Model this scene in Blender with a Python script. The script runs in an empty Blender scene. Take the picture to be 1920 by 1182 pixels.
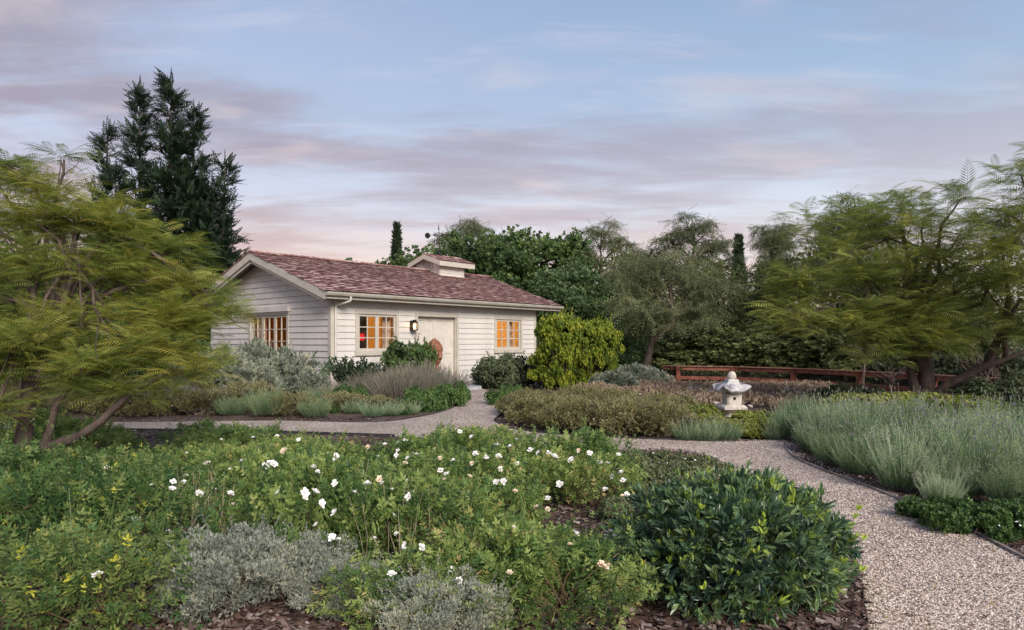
import bpy, math, random
import numpy as np
from mathutils import Vector, Matrix
from mathutils.geometry import tessellate_polygon

SC = bpy.context.scene
COL = SC.collection
R = math.radians
H, F, CX, HY = 1.45, 1280.0, 960.0, 640.0     # eye height; focal length, centre and horizon in the photograph's pixels

# ---------------------------------------------------------------- camera
cd = bpy.data.cameras.new('camera'); cam = bpy.data.objects.new('camera', cd); COL.objects.link(cam)
cd.lens = 24.0; cd.sensor_width = 36.0; cd.sensor_fit = 'HORIZONTAL'
cd.shift_y = 49.0 / 1920.0
cd.clip_start = 0.05; cd.clip_end = 3000
cam.location = (0, 0, H); cam.rotation_euler = (R(90), 0, 0)
SC.camera = cam

# ---------------------------------------------------------------- light
SUN_ROT, SUN_EL = R(153), R(31)        # soft evening glow from behind the camera's right shoulder
w = bpy.data.worlds.new('World'); SC.world = w; w.use_nodes = True
nt = w.node_tree; nt.nodes.clear()
def N(t, **k):
    n = nt.nodes.new(t)
    for a, b in k.items(): setattr(n, a, b)
    return n
def ramp(n, stops, interp='LINEAR'):
    cr = n.color_ramp; cr.interpolation = interp
    while len(cr.elements) > 1: cr.elements.remove(cr.elements[-1])
    cr.elements[0].position = stops[0][0]; cr.elements[0].color = (*stops[0][1], 1)
    for p, c in stops[1:]:
        e = cr.elements.new(p); e.color = (*c, 1)
def srgb(r, g, b):
    f = lambda v: ((v / 255 + .055) / 1.055) ** 2.4 if v > 10 else v / 255 / 12.92
    return (f(r), f(g), f(b))
tc = N('ShaderNodeTexCoord'); sep = N('ShaderNodeSeparateXYZ')
nt.links.new(tc.outputs['Generated'], sep.inputs[0])
def math_(op, a, b=None, clamp=False):
    n = N('ShaderNodeMath', operation=op, use_clamp=clamp)
    for i, v in enumerate((a, b)):
        if v is None: continue
        if isinstance(v, (int, float)): n.inputs[i].default_value = v
        else: nt.links.new(v, n.inputs[i])
    return n.outputs[0]
X_, Y_, Z_ = sep.outputs
zc = math_('MAXIMUM', Z_, 0.0)
# clear sky gradient by elevation, bluer to the right, lilac to the left
def gr(stops):
    n = N('ShaderNodeValToRGB'); ramp(n, stops); nt.links.new(zc, n.inputs[0]); return n.outputs[0]
blue = gr([(0, srgb(240, 226, 218)), (.09, srgb(240, 232, 230)), (.19, srgb(216, 224, 236)), (.32, srgb(166, 190, 218)), (.5, srgb(130, 160, 200)), (1, srgb(95, 125, 175))])
lilac = gr([(0, srgb(246, 206, 172)), (.10, srgb(244, 212, 194)), (.18, srgb(212, 214, 230)), (.30, srgb(182, 197, 224)), (.5, srgb(160, 177, 211)), (1, srgb(105, 128, 178))])
side = math_('MULTIPLY_ADD', X_, .9); side.node.inputs[2].default_value = .45; side.node.use_clamp = True
def mix(fac, a, b):
    m = N('ShaderNodeMix', data_type='RGBA')
    if isinstance(fac, (int, float)): m.inputs[0].default_value = fac
    else: nt.links.new(fac, m.inputs[0])
    for s, v in ((6, a), (7, b)):
        if isinstance(v, tuple): m.inputs[s].default_value = (*v, 1)
        else: nt.links.new(v, m.inputs[s])
    return m.outputs[2]
base = mix(side, lilac, blue)
# cloud deck seen in perspective: direction divided by height
den = math_('ADD', zc, .10)
cx_, cy_ = math_('DIVIDE', X_, den), math_('DIVIDE', Y_, den)
comb = N('ShaderNodeCombineXYZ'); nt.links.new(cx_, comb.inputs[0]); nt.links.new(cy_, comb.inputs[1])
def noise(scale, rot, sc, detail=6, rough=.55, dist=0.0, loc=(0, 0, 0)):
    mp = N('ShaderNodeMapping'); mp.inputs['Rotation'].default_value = (0, 0, R(rot)); mp.inputs['Scale'].default_value = sc
    mp.inputs['Location'].default_value = loc
    nt.links.new(comb.outputs[0], mp.inputs[0])
    n = N('ShaderNodeTexNoise'); n.inputs['Scale'].default_value = scale; n.inputs['Detail'].default_value = detail
    n.inputs['Roughness'].default_value = rough; n.inputs['Distortion'].default_value = dist
    nt.links.new(mp.outputs[0], n.inputs['Vector']); return n.outputs[0]
def cr2(v, a, b):
    n = N('ShaderNodeMapRange', interpolation_type='SMOOTHSTEP'); n.inputs[1].default_value = a; n.inputs[2].default_value = b
    nt.links.new(v, n.inputs[0]); return n.outputs[0]
leftness = math_('MULTIPLY_ADD', X_, -.55); leftness.node.inputs[2].default_value = .62; leftness.node.use_clamp = True
n1 = noise(.95, 14, (.7, 1.2, 1), 6, .5, .35, (3.1, 1.7, 0))
n2 = noise(3.0, 8, (.5, 1.3, 1), 8, .6, .5, (7.7, 2.2, 0))
nsum = math_('ADD', math_('MULTIPLY', n1, .68), math_('MULTIPLY', n2, .32))
c1 = math_('MULTIPLY', cr2(nsum, .41, .60), math_('ADD', math_('MULTIPLY', leftness, .8), .30), True)
cloudcol = gr([(0, srgb(234, 200, 176)), (.10, srgb(222, 192, 184)), (.20, srgb(180, 166, 176)), (.28, srgb(166, 158, 174)), (.4, srgb(164, 164, 184)), (1, srgb(130, 140, 175))])
sky1 = mix(c1, base, cloudcol)
# few bright puffs, lit cream
n3 = noise(1.9, -6, (.8, 1.15, 1), 5, .48, .2, (1.3, 9.4, 0))
c3 = math_('MULTIPLY', cr2(n3, .52, .76), math_('MULTIPLY', leftness, .75))
sky2 = mix(c3, sky1, srgb(238, 218, 212))
n4 = noise(5.5, 4, (.35, 1.5, 1), 8, .62, .4, (0, 3, 0))
sky3 = mix(math_('MULTIPLY', cr2(n4, .5, .72), .16), sky2, srgb(236, 226, 232))
ns = N('ShaderNodeTexSky', sky_type='NISHITA'); ns.sun_disc = False
ns.sun_elevation = SUN_EL; ns.sun_rotation = SUN_ROT
bg1 = N('ShaderNodeBackground'); nt.links.new(sky3, bg1.inputs[0]); bg1.inputs[1].default_value = .93
bg2 = N('ShaderNodeBackground'); nt.links.new(ns.outputs[0], bg2.inputs[0]); bg2.inputs[1].default_value = .05
mxs = N('ShaderNodeMixShader'); mxs.inputs[0].default_value = .12
nt.links.new(bg1.outputs[0], mxs.inputs[1]); nt.links.new(bg2.outputs[0], mxs.inputs[2])
wo = N('ShaderNodeOutputWorld'); nt.links.new(mxs.outputs[0], wo.inputs[0])
ld = bpy.data.lights.new('sun', 'SUN'); ld.energy = 3.7; ld.angle = R(28); ld.color = (1.0, .90, .80)
sun = bpy.data.objects.new('sun', ld); COL.objects.link(sun)
sdir = Vector((math.sin(SUN_ROT) * math.cos(SUN_EL), math.cos(SUN_ROT) * math.cos(SUN_EL), math.sin(SUN_EL)))
sun.rotation_euler = sdir.to_track_quat('Z', 'Y').to_euler(); sun.location = (20, -20, 30)
SC.view_settings.view_transform = 'Standard'; SC.view_settings.look = 'None'
SC.view_settings.exposure = 0.33; SC.view_settings.gamma = 1.0
SC.render.engine = 'CYCLES'
SC.cycles.max_bounces = 6; SC.cycles.transparent_max_bounces = 8
SC.cycles.diffuse_bounces = 4

# ---------------------------------------------------------------- helpers
def smooth(v, a, b):
    t = np.clip((np.asarray(v, float) - a) / (b - a), 0, 1); return t * t * (3 - 2 * t)
def gz(x, y):
    return -.30 * smooth(y, 17.5, 27) * smooth(x, 1.5, 6) + .0 * smooth(y, 0, 1)
def gp(px, py, z=0.0):
    d = (H - z) * F / (py - HY); return ((px - CX) / F * d, d)
def at(px, d, py=None):
    x = (px - CX) / F * d
    return (x, d) if py is None else (x, d, H - (py - HY) / F * d)
def ss(n): return np.random.RandomState(n)
def unit(a):
    return a / np.maximum(np.linalg.norm(a, axis=-1, keepdims=True), 1e-9)

class Geo:
    """collects vertices, triangles/quads, per-vertex tint and per-face material slots; build() links ONE mesh object"""
    def __init__(s): s.v, s.t, s.f3, s.f4, s.m3, s.m4, s.n = [], [], [], [], [], [], 0
    def add(s, v, f, tint=0.5, mat=0):
        v = np.asarray(v, float).reshape(-1, 3); f = np.asarray(f, int)
        if len(v) == 0 or len(f) == 0: return
        s.v.append(v); s.t.append(np.broadcast_to(np.asarray(tint, float), (len(v),)))
        f = f + s.n
        (s.f3 if f.shape[1] == 3 else s.f4).append(f)
        (s.m3 if f.shape[1] == 3 else s.m4).append(np.full(len(f), mat, int))
        s.n += len(v)
    def scatter(s, tpl, P, D, Nn, S, tint, mat=0):
        tv, tf = tpl[0], tpl[1]; k = len(P)
        if k == 0: return
        D = unit(D); X = unit(np.cross(D, Nn)); Z = np.cross(X, D)
        S = np.broadcast_to(np.asarray(S, float), (k,)) if np.ndim(S) < 2 else S
        if S.ndim == 1: S = np.stack([S, S, S], 1)
        q = tv[None] * S[:, None, :]
        V = P[:, None, :] + q[..., 0:1] * X[:, None] + q[..., 1:2] * D[:, None] + q[..., 2:3] * Z[:, None]
        tt = np.repeat(np.broadcast_to(tint, (k,)), len(tv))
        if len(tpl) > 2: tt = tt + np.tile(tpl[2], k)
        fs = (tf[None] + (np.arange(k) * len(tv))[:, None, None]).reshape(-1, tf.shape[1])
        s.add(V.reshape(-1, 3), fs, tt, mat)
    def tube(s, pts, rad, sides=6, tint=.5, mat=0, cap=True):
        pts = np.asarray(pts, float); n = len(pts); rad = np.broadcast_to(np.asarray(rad, float), (n,))
        tan = unit(np.gradient(pts, axis=0)); ref = np.array([0, 0, 1.]) if abs(tan[0][2]) < .9 else np.array([1., 0, 0])
        vs = []
        u = unit(np.cross(tan[0], ref))
        for i in range(n):
            u = unit(u - tan[i] * np.dot(u, tan[i])); v = np.cross(tan[i], u)
            a = np.arange(sides) * 2 * math.pi / sides
            vs.append(pts[i] + rad[i] * (np.cos(a)[:, None] * u + np.sin(a)[:, None] * v))
        V = np.concatenate(vs); fs = []
        for i in range(n - 1):
            for j in range(sides):
                a, b = i * sides + j, i * sides + (j + 1) % sides
                fs.append((a, b, b + sides, a + sides))
        s.add(V, fs, tint, mat)
        if cap:
            for i0, fl in ((0, -1), ((n - 1) * sides, 1)):
                c = np.concatenate([V[i0:i0 + sides], [pts[0 if i0 == 0 else -1]]])
                s.add(c, [((j, (j + 1) % sides, sides) if fl > 0 else ((j + 1) % sides, j, sides)) for j in range(sides)], tint, mat)
    def box(s, a, b, tint=.5, mat=0):
        x0, y0, z0 = a; x1, y1, z1 = b
        v = [(x0, y0, z0), (x1, y0, z0), (x1, y1, z0), (x0, y1, z0), (x0, y0, z1), (x1, y0, z1), (x1, y1, z1), (x0, y1, z1)]
        s.hexa(v, tint, mat)
    def hexa(s, v, tint=.5, mat=0):
        s.add(v, [(0, 3, 2, 1), (4, 5, 6, 7), (0, 1, 5, 4), (1, 2, 6, 5), (2, 3, 7, 6), (3, 0, 4, 7)], tint, mat)
    def lathe(s, prof, sides=16, c=(0, 0, 0), tint=.5, mat=0, start=0.0):
        V = []
        for r, z in prof:
            for j in range(sides):
                a = start + j * 2 * math.pi / sides; V.append((c[0] + r * math.cos(a), c[1] + r * math.sin(a), c[2] + z))
        fs = [(i * sides + j, i * sides + (j + 1) % sides, (i + 1) * sides + (j + 1) % sides, (i + 1) * sides + j) for i in range(len(prof) - 1) for j in range(sides)]
        s.add(V, fs, tint, mat)
        for i, fl in ((0, 0), (len(prof) - 1, 1)):
            if prof[i][0] > 1e-4:
                c0 = (c[0], c[1], c[2] + prof[i][1]); ring = V[i * sides:(i + 1) * sides] + [c0]
                s.add(ring, [((j, (j + 1) % sides, sides) if fl else ((j + 1) % sides, j, sides)) for j in range(sides)], tint, mat)
    def mesh(s, name, mats, smooth_=False):
        me = bpy.data.meshes.new(name)
        V = np.concatenate(s.v) if s.v else np.zeros((0, 3))
        me.vertices.add(len(V)); me.vertices.foreach_set('co', V.ravel().astype(np.float32))
        f3 = np.concatenate(s.f3) if s.f3 else np.zeros((0, 3), int); f4 = np.concatenate(s.f4) if s.f4 else np.zeros((0, 4), int)
        loops = np.concatenate([f3.ravel(), f4.ravel()]).astype(np.int32)
        me.loops.add(len(loops)); me.loops.foreach_set('vertex_index', loops)
        st = np.concatenate([np.arange(len(f3)) * 3, len(f3) * 3 + np.arange(len(f4)) * 4]).astype(np.int32)
        me.polygons.add(len(st)); me.polygons.foreach_set('loop_start', st)
        mi = np.concatenate([np.concatenate(s.m3) if s.m3 else np.zeros(0, int), np.concatenate(s.m4) if s.m4 else np.zeros(0, int)]).astype(np.int32)
        me.polygons.foreach_set('material_index', mi)
        at_ = me.attributes.new('tint', 'FLOAT', 'POINT'); at_.data.foreach_set('value', np.concatenate(s.t).astype(np.float32))
        me.update(calc_edges=True)
        me.polygons.foreach_set('use_smooth', np.full(len(st), smooth_, bool))
        for m in (mats if isinstance(mats, (list, tuple)) else [mats]): me.materials.append(m)
        return me
    def build(s, name, mats, parent=None, smooth_=False, loc=None, kind=None):
        return link(name, s.mesh(name, mats, smooth_), parent, loc, kind)

def link(name, me, parent=None, loc=None, kind=None):
    o = bpy.data.objects.new(name, me); COL.objects.link(o)
    if parent: o.parent = parent
    if loc is not None: o.location = loc
    if kind: o['kind'] = kind
    return o
def tag(o, label, cat, group=None):
    o['label'] = label; o['category'] = cat
    if group: o['group'] = group
    return o
def thing(name, label, cat, loc=(0, 0, 0), rz=0.0, group=None, scale=1.0):
    o = bpy.data.objects.new(name, None); COL.objects.link(o); o.empty_display_size = .2
    o.location = loc; o.rotation_euler = (0, 0, rz)
    o.scale = (scale,) * 3 if isinstance(scale, (int, float)) else scale
    return tag(o, label, cat, group)

# ---------------------------------------------------------------- materials
def newmat(name):
    m = bpy.data.materials.new(name); m.use_nodes = True; t = m.node_tree
    b = t.nodes['Principled BSDF']; return m, t, b
def tn(t, ty, **k):
    n = t.nodes.new(ty)
    for a, b in k.items(): setattr(n, a, b)
    return n
def leafmat(name, stops, rough=.5, trans=.3, spec=.4, gain=1.45):
    stops = [(p, tuple(min(v * gain, .6) for v in c)) for p, c in stops]
    m, t, b = newmat(name)
    a = tn(t, 'ShaderNodeAttribute', attribute_name='tint'); oi = tn(t, 'ShaderNodeObjectInfo')
    ma = tn(t, 'ShaderNodeMath', operation='MULTIPLY_ADD'); ma.inputs[1].default_value = .30; t.links.new(oi.outputs['Random'], ma.inputs[0])
    t.links.new(a.outputs['Fac'], ma.inputs[2])
    mb = tn(t, 'ShaderNodeMath', operation='SUBTRACT'); mb.inputs[1].default_value = .15; t.links.new(ma.outputs[0], mb.inputs[0])
    r = tn(t, 'ShaderNodeValToRGB'); ramp(r, stops); t.links.new(mb.outputs[0], r.inputs[0])
    t.links.new(r.outputs[0], b.inputs['Base Color']); b.inputs['Roughness'].default_value = rough
    b.inputs['Specular IOR Level'].default_value = spec
    tr = tn(t, 'ShaderNodeBsdfTranslucent'); hs = tn(t, 'ShaderNodeHueSaturation'); hs.inputs['Value'].default_value = 1.15; hs.inputs['Saturation'].default_value = 1.1
    t.links.new(r.outputs[0], hs.inputs['Color']); t.links.new(hs.outputs[0], tr.inputs[0])
    mx = tn(t, 'ShaderNodeMixShader'); mx.inputs[0].default_value = trans
    t.links.new(b.outputs[0], mx.inputs[1]); t.links.new(tr.outputs[0], mx.inputs[2])
    t.links.new(mx.outputs[0], t.nodes['Material Output'].inputs[0]); return m
def surf(name, c1, c2, scale=6, rough=.7, bump=.2, detail=6, c3=None, stretch=(1, 1, 1), tintamt=0.0, contrast=(.35, .65), bscale=None, metal=0, coord='Object', spec=.4, rnd=0.0):
    m, t, b = newmat(name)
    co = tn(t, 'ShaderNodeTexCoord'); mp = tn(t, 'ShaderNodeMapping'); mp.inputs['Scale'].default_value = stretch
    t.links.new(co.outputs[coord], mp.inputs[0])
    n = tn(t, 'ShaderNodeTexNoise'); n.inputs['Scale'].default_value = scale; n.inputs['Detail'].default_value = detail
    t.links.new(mp.outputs[0], n.inputs['Vector'])
    v = n.outputs[0]
    if tintamt:
        a = tn(t, 'ShaderNodeAttribute', attribute_name='tint')
        k = tn(t, 'ShaderNodeMath', operation='MULTIPLY_ADD'); k.inputs[1].default_value = tintamt
        s_ = tn(t, 'ShaderNodeMath', operation='SUBTRACT'); s_.inputs[1].default_value = .5
        t.links.new(a.outputs['Fac'], s_.inputs[0]); t.links.new(s_.outputs[0], k.inputs[0]); t.links.new(v, k.inputs[2]); v = k.outputs[0]
    if rnd:
        oi = tn(t, 'ShaderNodeObjectInfo')
        s_ = tn(t, 'ShaderNodeMath', operation='SUBTRACT'); s_.inputs[1].default_value = .5; t.links.new(oi.outputs['Random'], s_.inputs[0])
        k = tn(t, 'ShaderNodeMath', operation='MULTIPLY_ADD'); k.inputs[1].default_value = rnd
        t.links.new(s_.outputs[0], k.inputs[0]); t.links.new(v, k.inputs[2]); v = k.outputs[0]
    r = tn(t, 'ShaderNodeValToRGB')
    st = [(contrast[0], c1), (contrast[1], c2)] if c3 is None else [(contrast[0], c1), (sum(contrast) / 2, c2), (contrast[1], c3)]
    ramp(r, st); t.links.new(v, r.inputs[0]); t.links.new(r.outputs[0], b.inputs['Base Color'])
    b.inputs['Roughness'].default_value = rough; b.inputs['Metallic'].default_value = metal; b.inputs['Specular IOR Level'].default_value = spec
    if bump:
        n2 = tn(t, 'ShaderNodeTexNoise'); n2.inputs['Scale'].default_value = bscale or scale * 5; n2.inputs['Detail'].default_value = 5
        t.links.new(mp.outputs[0], n2.inputs['Vector'])
        bp = tn(t, 'ShaderNodeBump'); bp.inputs['Strength'].default_value = bump; bp.inputs['Distance'].default_value = .02
        t.links.new(n2.outputs[0], bp.inputs['Height']); t.links.new(bp.outputs[0], b.inputs['Normal'])
    return m
def tintmat(name, stops, rough=.8, spec=.3):
    m, t, b = newmat(name); a = tn(t, 'ShaderNodeAttribute', attribute_name='tint'); r = tn(t, 'ShaderNodeValToRGB'); ramp(r, stops)
    t.links.new(a.outputs['Fac'], r.inputs[0]); t.links.new(r.outputs[0], b.inputs['Base Color']); b.inputs['Roughness'].default_value = rough
    b.inputs['Specular IOR Level'].default_value = spec; return m
M = {}
M['siding'] = surf('siding paint', (.53, .505, .47), (.63, .605, .57), 1.6, .55, .0, contrast=(.3, .6), rnd=.12)
M['trim'] = surf('cream trim paint', (.44, .41, .355), (.52, .48, .42), 4, .5, .08, contrast=(.3, .6))
M['door'] = surf('door paint', (.54, .505, .45), (.62, .585, .53), 4, .5, .05, contrast=(.3, .6))
M['gutter'] = surf('gutter metal', (.36, .335, .28), (.44, .41, .355), 3, .38, .03)
M['shingle'] = surf('wood shingle', (.12, .052, .045), (.34, .175, .15), 9, .8, .5, c3=(.66, .49, .45), stretch=(1, .25, 1), tintamt=.75, rnd=.0, contrast=(.12, .95))
M['shingle1'] = surf('wood shingle single', (.12, .052, .045), (.34, .175, .15), 9, .8, .5, c3=(.66, .49, .45), stretch=(1, .25, 1), rnd=.75, contrast=(.12, .95))
M['soffit'] = surf('soffit', (.42, .38, .33), (.50, .46, .40), 4, .7, .1)
M['wallin'] = surf('ochre plaster', (.72, .50, .22), (.78, .56, .27), 2, .9, .05)
M['floorin'] = surf('oak floor', (.20, .10, .04), (.30, .16, .07), 6, .5, .1)
M['darkwood'] = surf('dark cabinet', (.012, .009, .008), (.03, .02, .015), 6, .5, .1)
M['red'] = surf('red cloth', (.55, .01, .01), (.65, .02, .015), 8, .8, .05)
M['curtain'] = surf('curtain', (.42, .30, .22), (.52, .38, .28), 5, .9, .1, stretch=(8, 8, .3))
M['iron'] = surf('dark bronze', (.012, .010, .009), (.035, .028, .022), 20, .45, .1, metal=.6)
M['redwood'] = surf('red stained timber', (.12, .038, .023), (.20, .066, .042), 5, .6, .3, c3=(.26, .10, .07), stretch=(1, 1, 1), rnd=.1)
M['capwood'] = surf('weathered fence cap', (.22, .09, .065), (.36, .19, .15), 6, .75, .3)
M['wire'] = surf('fence wire', (.05, .05, .05), (.10, .095, .09), 30, .5, 0)
M['stonel'] = surf('pale cast stone', (.40, .36, .31), (.55, .50, .44), 14, .85, .5, c3=(.62, .57, .52), bscale=90)
M['stonetop'] = surf('lichened cast stone', (.16, .16, .18), (.42, .41, .42), 7, .85, .5, c3=(.58, .56, .56), bscale=70, contrast=(.38, .58))
M['hole'] = surf('stone hollow', (.07, .055, .045), (.10, .08, .065), 10, .9, .2)  # dark brown stands in for the shade inside the lantern
M['terra'] = surf('terracotta', (.16, .06, .035), (.27, .11, .065), 12, .75, .35, c3=(.34, .17, .11), bscale=60)
M['slab'] = surf('grey step stone', (.26, .27, .29), (.40, .41, .43), 6, .8, .4)
M['rock'] = surf('field stone', (.24, .20, .18), (.42, .37, .34), 4, .88, .6, c3=(.54, .48, .43), bscale=22, rnd=.5, contrast=(.2, .85), spec=.05)
M['edge'] = surf('weathered edging board', (.17, .14, .12), (.30, .26, .23), 8, .8, .3, stretch=(1, 1, 1))
M['edgeblack'] = surf('black edging strip', (.02, .02, .022), (.05, .05, .055), 8, .5, .1)
M['bark'] = surf('grey brown bark', (.065, .045, .038), (.15, .11, .095), 9, .9, .8, stretch=(1, 1, .35), bscale=40)
M['barkdark'] = surf('dark bark', (.03, .022, .018), (.08, .06, .05), 9, .9, .8, stretch=(1, 1, .35), bscale=30)
M['barkjac'] = surf('reddish brown bark', (.055, .038, .032), (.12, .088, .078), 7, .88, .8, stretch=(1, 1, .4), bscale=45)
M['stem'] = surf('green brown stem', (.09, .065, .035), (.19, .14, .08), 20, .8, 0)
M['stempale'] = surf('dry pale stem', (.24, .19, .14), (.38, .31, .24), 20, .8, 0)
M['whitewall'] = surf('limewashed wall', (.55, .50, .42), (.68, .62, .54), 3, .8, .2)
M['hose'] = surf('drip hose', (.015, .012, .012), (.03, .025, .022), 8, .5, 0)
M['petal'] = tintmat('white rose petal', [(0, (.72, .50, .30)), (.35, (.78, .70, .56)), (.6, (.82, .80, .75)), (1, (.86, .85, .83))], .6)
m, t, b = newmat('window glass'); M['glass'] = m
tr = tn(t, 'ShaderNodeBsdfTransparent'); gl = tn(t, 'ShaderNodeBsdfGlossy'); gl.inputs['Roughness'].default_value = .03
fr = tn(t, 'ShaderNodeFresnel'); fr.inputs['IOR'].default_value = 1.45; mx = tn(t, 'ShaderNodeMixShader')
gm = tn(t, 'ShaderNodeNewGeometry'); k1 = tn(t, 'ShaderNodeMath', operation='SUBTRACT'); k1.inputs[0].default_value = 1; t.links.new(gm.outputs['Backfacing'], k1.inputs[1])
k2 = tn(t, 'ShaderNodeMath', operation='MULTIPLY'); t.links.new(fr.outputs[0], k2.inputs[0]); t.links.new(k1.outputs[0], k2.inputs[1]); t.links.new(k2.outputs[0], mx.inputs[0]); t.links.new(tr.outputs[0], mx.inputs[1]); t.links.new(gl.outputs[0], mx.inputs[2]); t.links.new(mx.outputs[0], t.nodes['Material Output'].inputs[0])
m, t, b = newmat('lamp flame'); M['flame'] = m
b.inputs['Emission Color'].default_value = (1, .55, .18, 1); b.inputs['Emission Strength'].default_value = 14; b.inputs['Base Color'].default_value = (.8, .5, .2, 1)
M['darkend'] = surf('shingle dark ends', (.012, .006, .006), (.035, .018, .018), 20, .9, 0)  # near-black ends draw a dark line under each course
# ================================================================ setting: ground, path, mulch
m, t, b = newmat('mulched earth'); M['ground'] = m
co = tn(t, 'ShaderNodeTexCoord')
vo = tn(t, 'ShaderNodeTexVoronoi'); vo.inputs['Scale'].default_value = 38; t.links.new(co.outputs['Object'], vo.inputs['Vector'])
no = tn(t, 'ShaderNodeTexNoise'); no.inputs['Scale'].default_value = 1.3; no.inputs['Detail'].default_value = 8; t.links.new(co.outputs['Object'], no.inputs['Vector'])
sp = tn(t, 'ShaderNodeSeparateColor'); t.links.new(vo.outputs['Color'], sp.inputs[0])
r1 = tn(t, 'ShaderNodeValToRGB'); ramp(r1, [(0, (.045, .03, .024)), (.5, (.11, .075, .06)), (.85, (.19, .145, .125)), (1, (.32, .27, .25))]); t.links.new(sp.outputs[0], r1.inputs[0])
r2 = tn(t, 'ShaderNodeValToRGB'); ramp(r2, [(.35, (.05, .03, .02)), (.6, (.15, .115, .095))]); t.links.new(no.outputs[0], r2.inputs[0])
mx = tn(t, 'ShaderNodeMix', data_type='RGBA'); mx.inputs[0].default_value = .5; t.links.new(r1.outputs[0], mx.inputs[6]); t.links.new(r2.outputs[0], mx.inputs[7])
t.links.new(mx.outputs[2], b.inputs['Base Color']); b.inputs['Roughness'].default_value = .95; b.inputs['Specular IOR Level'].default_value = .05
bp = tn(t, 'ShaderNodeBump'); bp.inputs['Strength'].default_value = .8; bp.inputs['Distance'].default_value = .02; t.links.new(vo.outputs['Distance'], bp.inputs['Height']); t.links.new(bp.outputs[0], b.inputs['Normal'])

gx = np.unique(np.concatenate([np.linspace(-400, -40, 10), np.linspace(-40, -12, 12), np.linspace(-12, 20, 97), np.linspace(20, 40, 10), np.linspace(40, 400, 10)]))
gy = np.unique(np.concatenate([np.linspace(-60, -2, 6), np.linspace(-2, 34, 109), np.linspace(34, 60, 12), np.linspace(60, 900, 14)]))
XX, YY = np.meshgrid(gx, gy); ZZ = gz(XX, YY)
g = Geo(); nx = len(gx)
idx = np.arange(len(gx) * len(gy)).reshape(len(gy), nx)
g.add(np.stack([XX, YY, ZZ], -1).reshape(-1, 3), np.stack([idx[:-1, :-1], idx[:-1, 1:], idx[1:, 1:], idx[1:, :-1]], -1).reshape(-1, 4))
g.build('ground', M['ground'], kind='structure')

def px_poly(pts): return [gp(*p) for p in pts]
# outline of the gravel path, photograph pixels on flat ground
far_edge = [(-700, 783), (0, 788), (190, 793), (420, 791), (520, 790), (600, 792), (700, 793), (770, 786), (830, 773), (868, 757), (876, 745), (872, 737), (866, 729)]
step_side = [(901, 729), (914, 733), (938, 741), (955, 752), (958, 763), (943, 775), (926, 790)]
bed_edge = [(926, 790), (950, 803), (1000, 812), (1060, 818), (1150, 823), (1260, 827), (1350, 830), (1465, 829), (1475, 845), (1500, 866), (1560, 891), (1640, 921), (1700, 946), (1760, 970), (1830, 1005), (1920, 1052), (2100, 1150), (2500, 1400)]
near_edge = [(1640, 1400), (1628, 1182), (1612, 1080), (1590, 1010), (1545, 945), (1480, 912), (1385, 888), (1345, 862), (1300, 847), (1240, 843), (1100, 846), (1000, 838), (940, 830), (860, 826), (740, 820), (620, 816), (450, 811), (280, 809), (190, 809), (0, 808), (-700, 800)]
def dens(pts, k=4):
    P = [gp(*p) for p in pts]; out = []
    for i in range(len(P) - 1):
        p0 = P[max(i - 1, 0)]; p1, p2 = P[i], P[i + 1]; p3 = P[min(i + 2, len(P) - 1)]
        for j in range(k):
            u = j / k
            out.append(tuple(.5 * (2 * p1[c] + (p2[c] - p0[c]) * u + (2 * p0[c] - 5 * p1[c] + 4 * p2[c] - p3[c]) * u * u + (3 * p1[c] - p0[c] - 3 * p2[c] + p3[c]) * u ** 3) for c in (0, 1)))
    out.append(P[-1]); return out
E1, E2, E3, E4 = dens(far_edge), dens(step_side), dens(bed_edge), dens(near_edge)
PATH = np.array(E1 + E2 + E3[1:] + E4)
def inpoly(x, y, P=PATH):
    x, y = np.asarray(x), np.asarray(y); c = np.zeros(x.shape, bool); n = len(P); j = n - 1
    for i in range(n):
        xi, yi, xj, yj = P[i][0], P[i][1], P[j][0], P[j][1]
        if yi != yj: c ^= ((yi > y) != (yj > y)) & (x < (xj - xi) * (y - yi) / (yj - yi) + xi)
        j = i
    return c
m, t, b = newmat('pea gravel'); M['gravel'] = m
co = tn(t, 'ShaderNodeTexCoord'); vo = tn(t, 'ShaderNodeTexVoronoi'); vo.inputs['Scale'].default_value = 62; t.links.new(co.outputs['Object'], vo.inputs['Vector'])
sp = tn(t, 'ShaderNodeSeparateColor'); t.links.new(vo.outputs['Color'], sp.inputs[0])
GRAV = [(0, (.12, .09, .07)), (.2, (.27, .20, .155)), (.45, (.45, .36, .295)), (.72, (.59, .50, .43)), (.92, (.70, .63, .56)), (1, (.78, .73, .68))]
r1 = tn(t, 'ShaderNodeValToRGB'); ramp(r1, GRAV); t.links.new(sp.outputs[0], r1.inputs[0])
no = tn(t, 'ShaderNodeTexNoise'); no.inputs['Scale'].default_value = 1.1; no.inputs['Detail'].default_value = 5; t.links.new(co.outputs['Object'], no.inputs['Vector'])
r2 = tn(t, 'ShaderNodeValToRGB'); ramp(r2, [(.3, (.72, .70, .67)), (.7, (1.08, 1.06, 1.05))]); t.links.new(no.outputs[0], r2.inputs[0])
mx = tn(t, 'ShaderNodeMix', data_type='RGBA', blend_type='MULTIPLY'); mx.inputs[0].default_value = 1; t.links.new(r1.outputs[0], mx.inputs[6]); t.links.new(r2.outputs[0], mx.inputs[7])
t.links.new(mx.outputs[2], b.inputs['Base Color']); b.inputs['Roughness'].default_value = .85
bp = tn(t, 'ShaderNodeBump', invert=True); bp.inputs['Strength'].default_value = 1; bp.inputs['Distance'].default_value = .012; t.links.new(vo.outputs['Distance'], bp.inputs['Height']); t.links.new(bp.outputs[0], b.inputs['Normal'])
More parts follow.
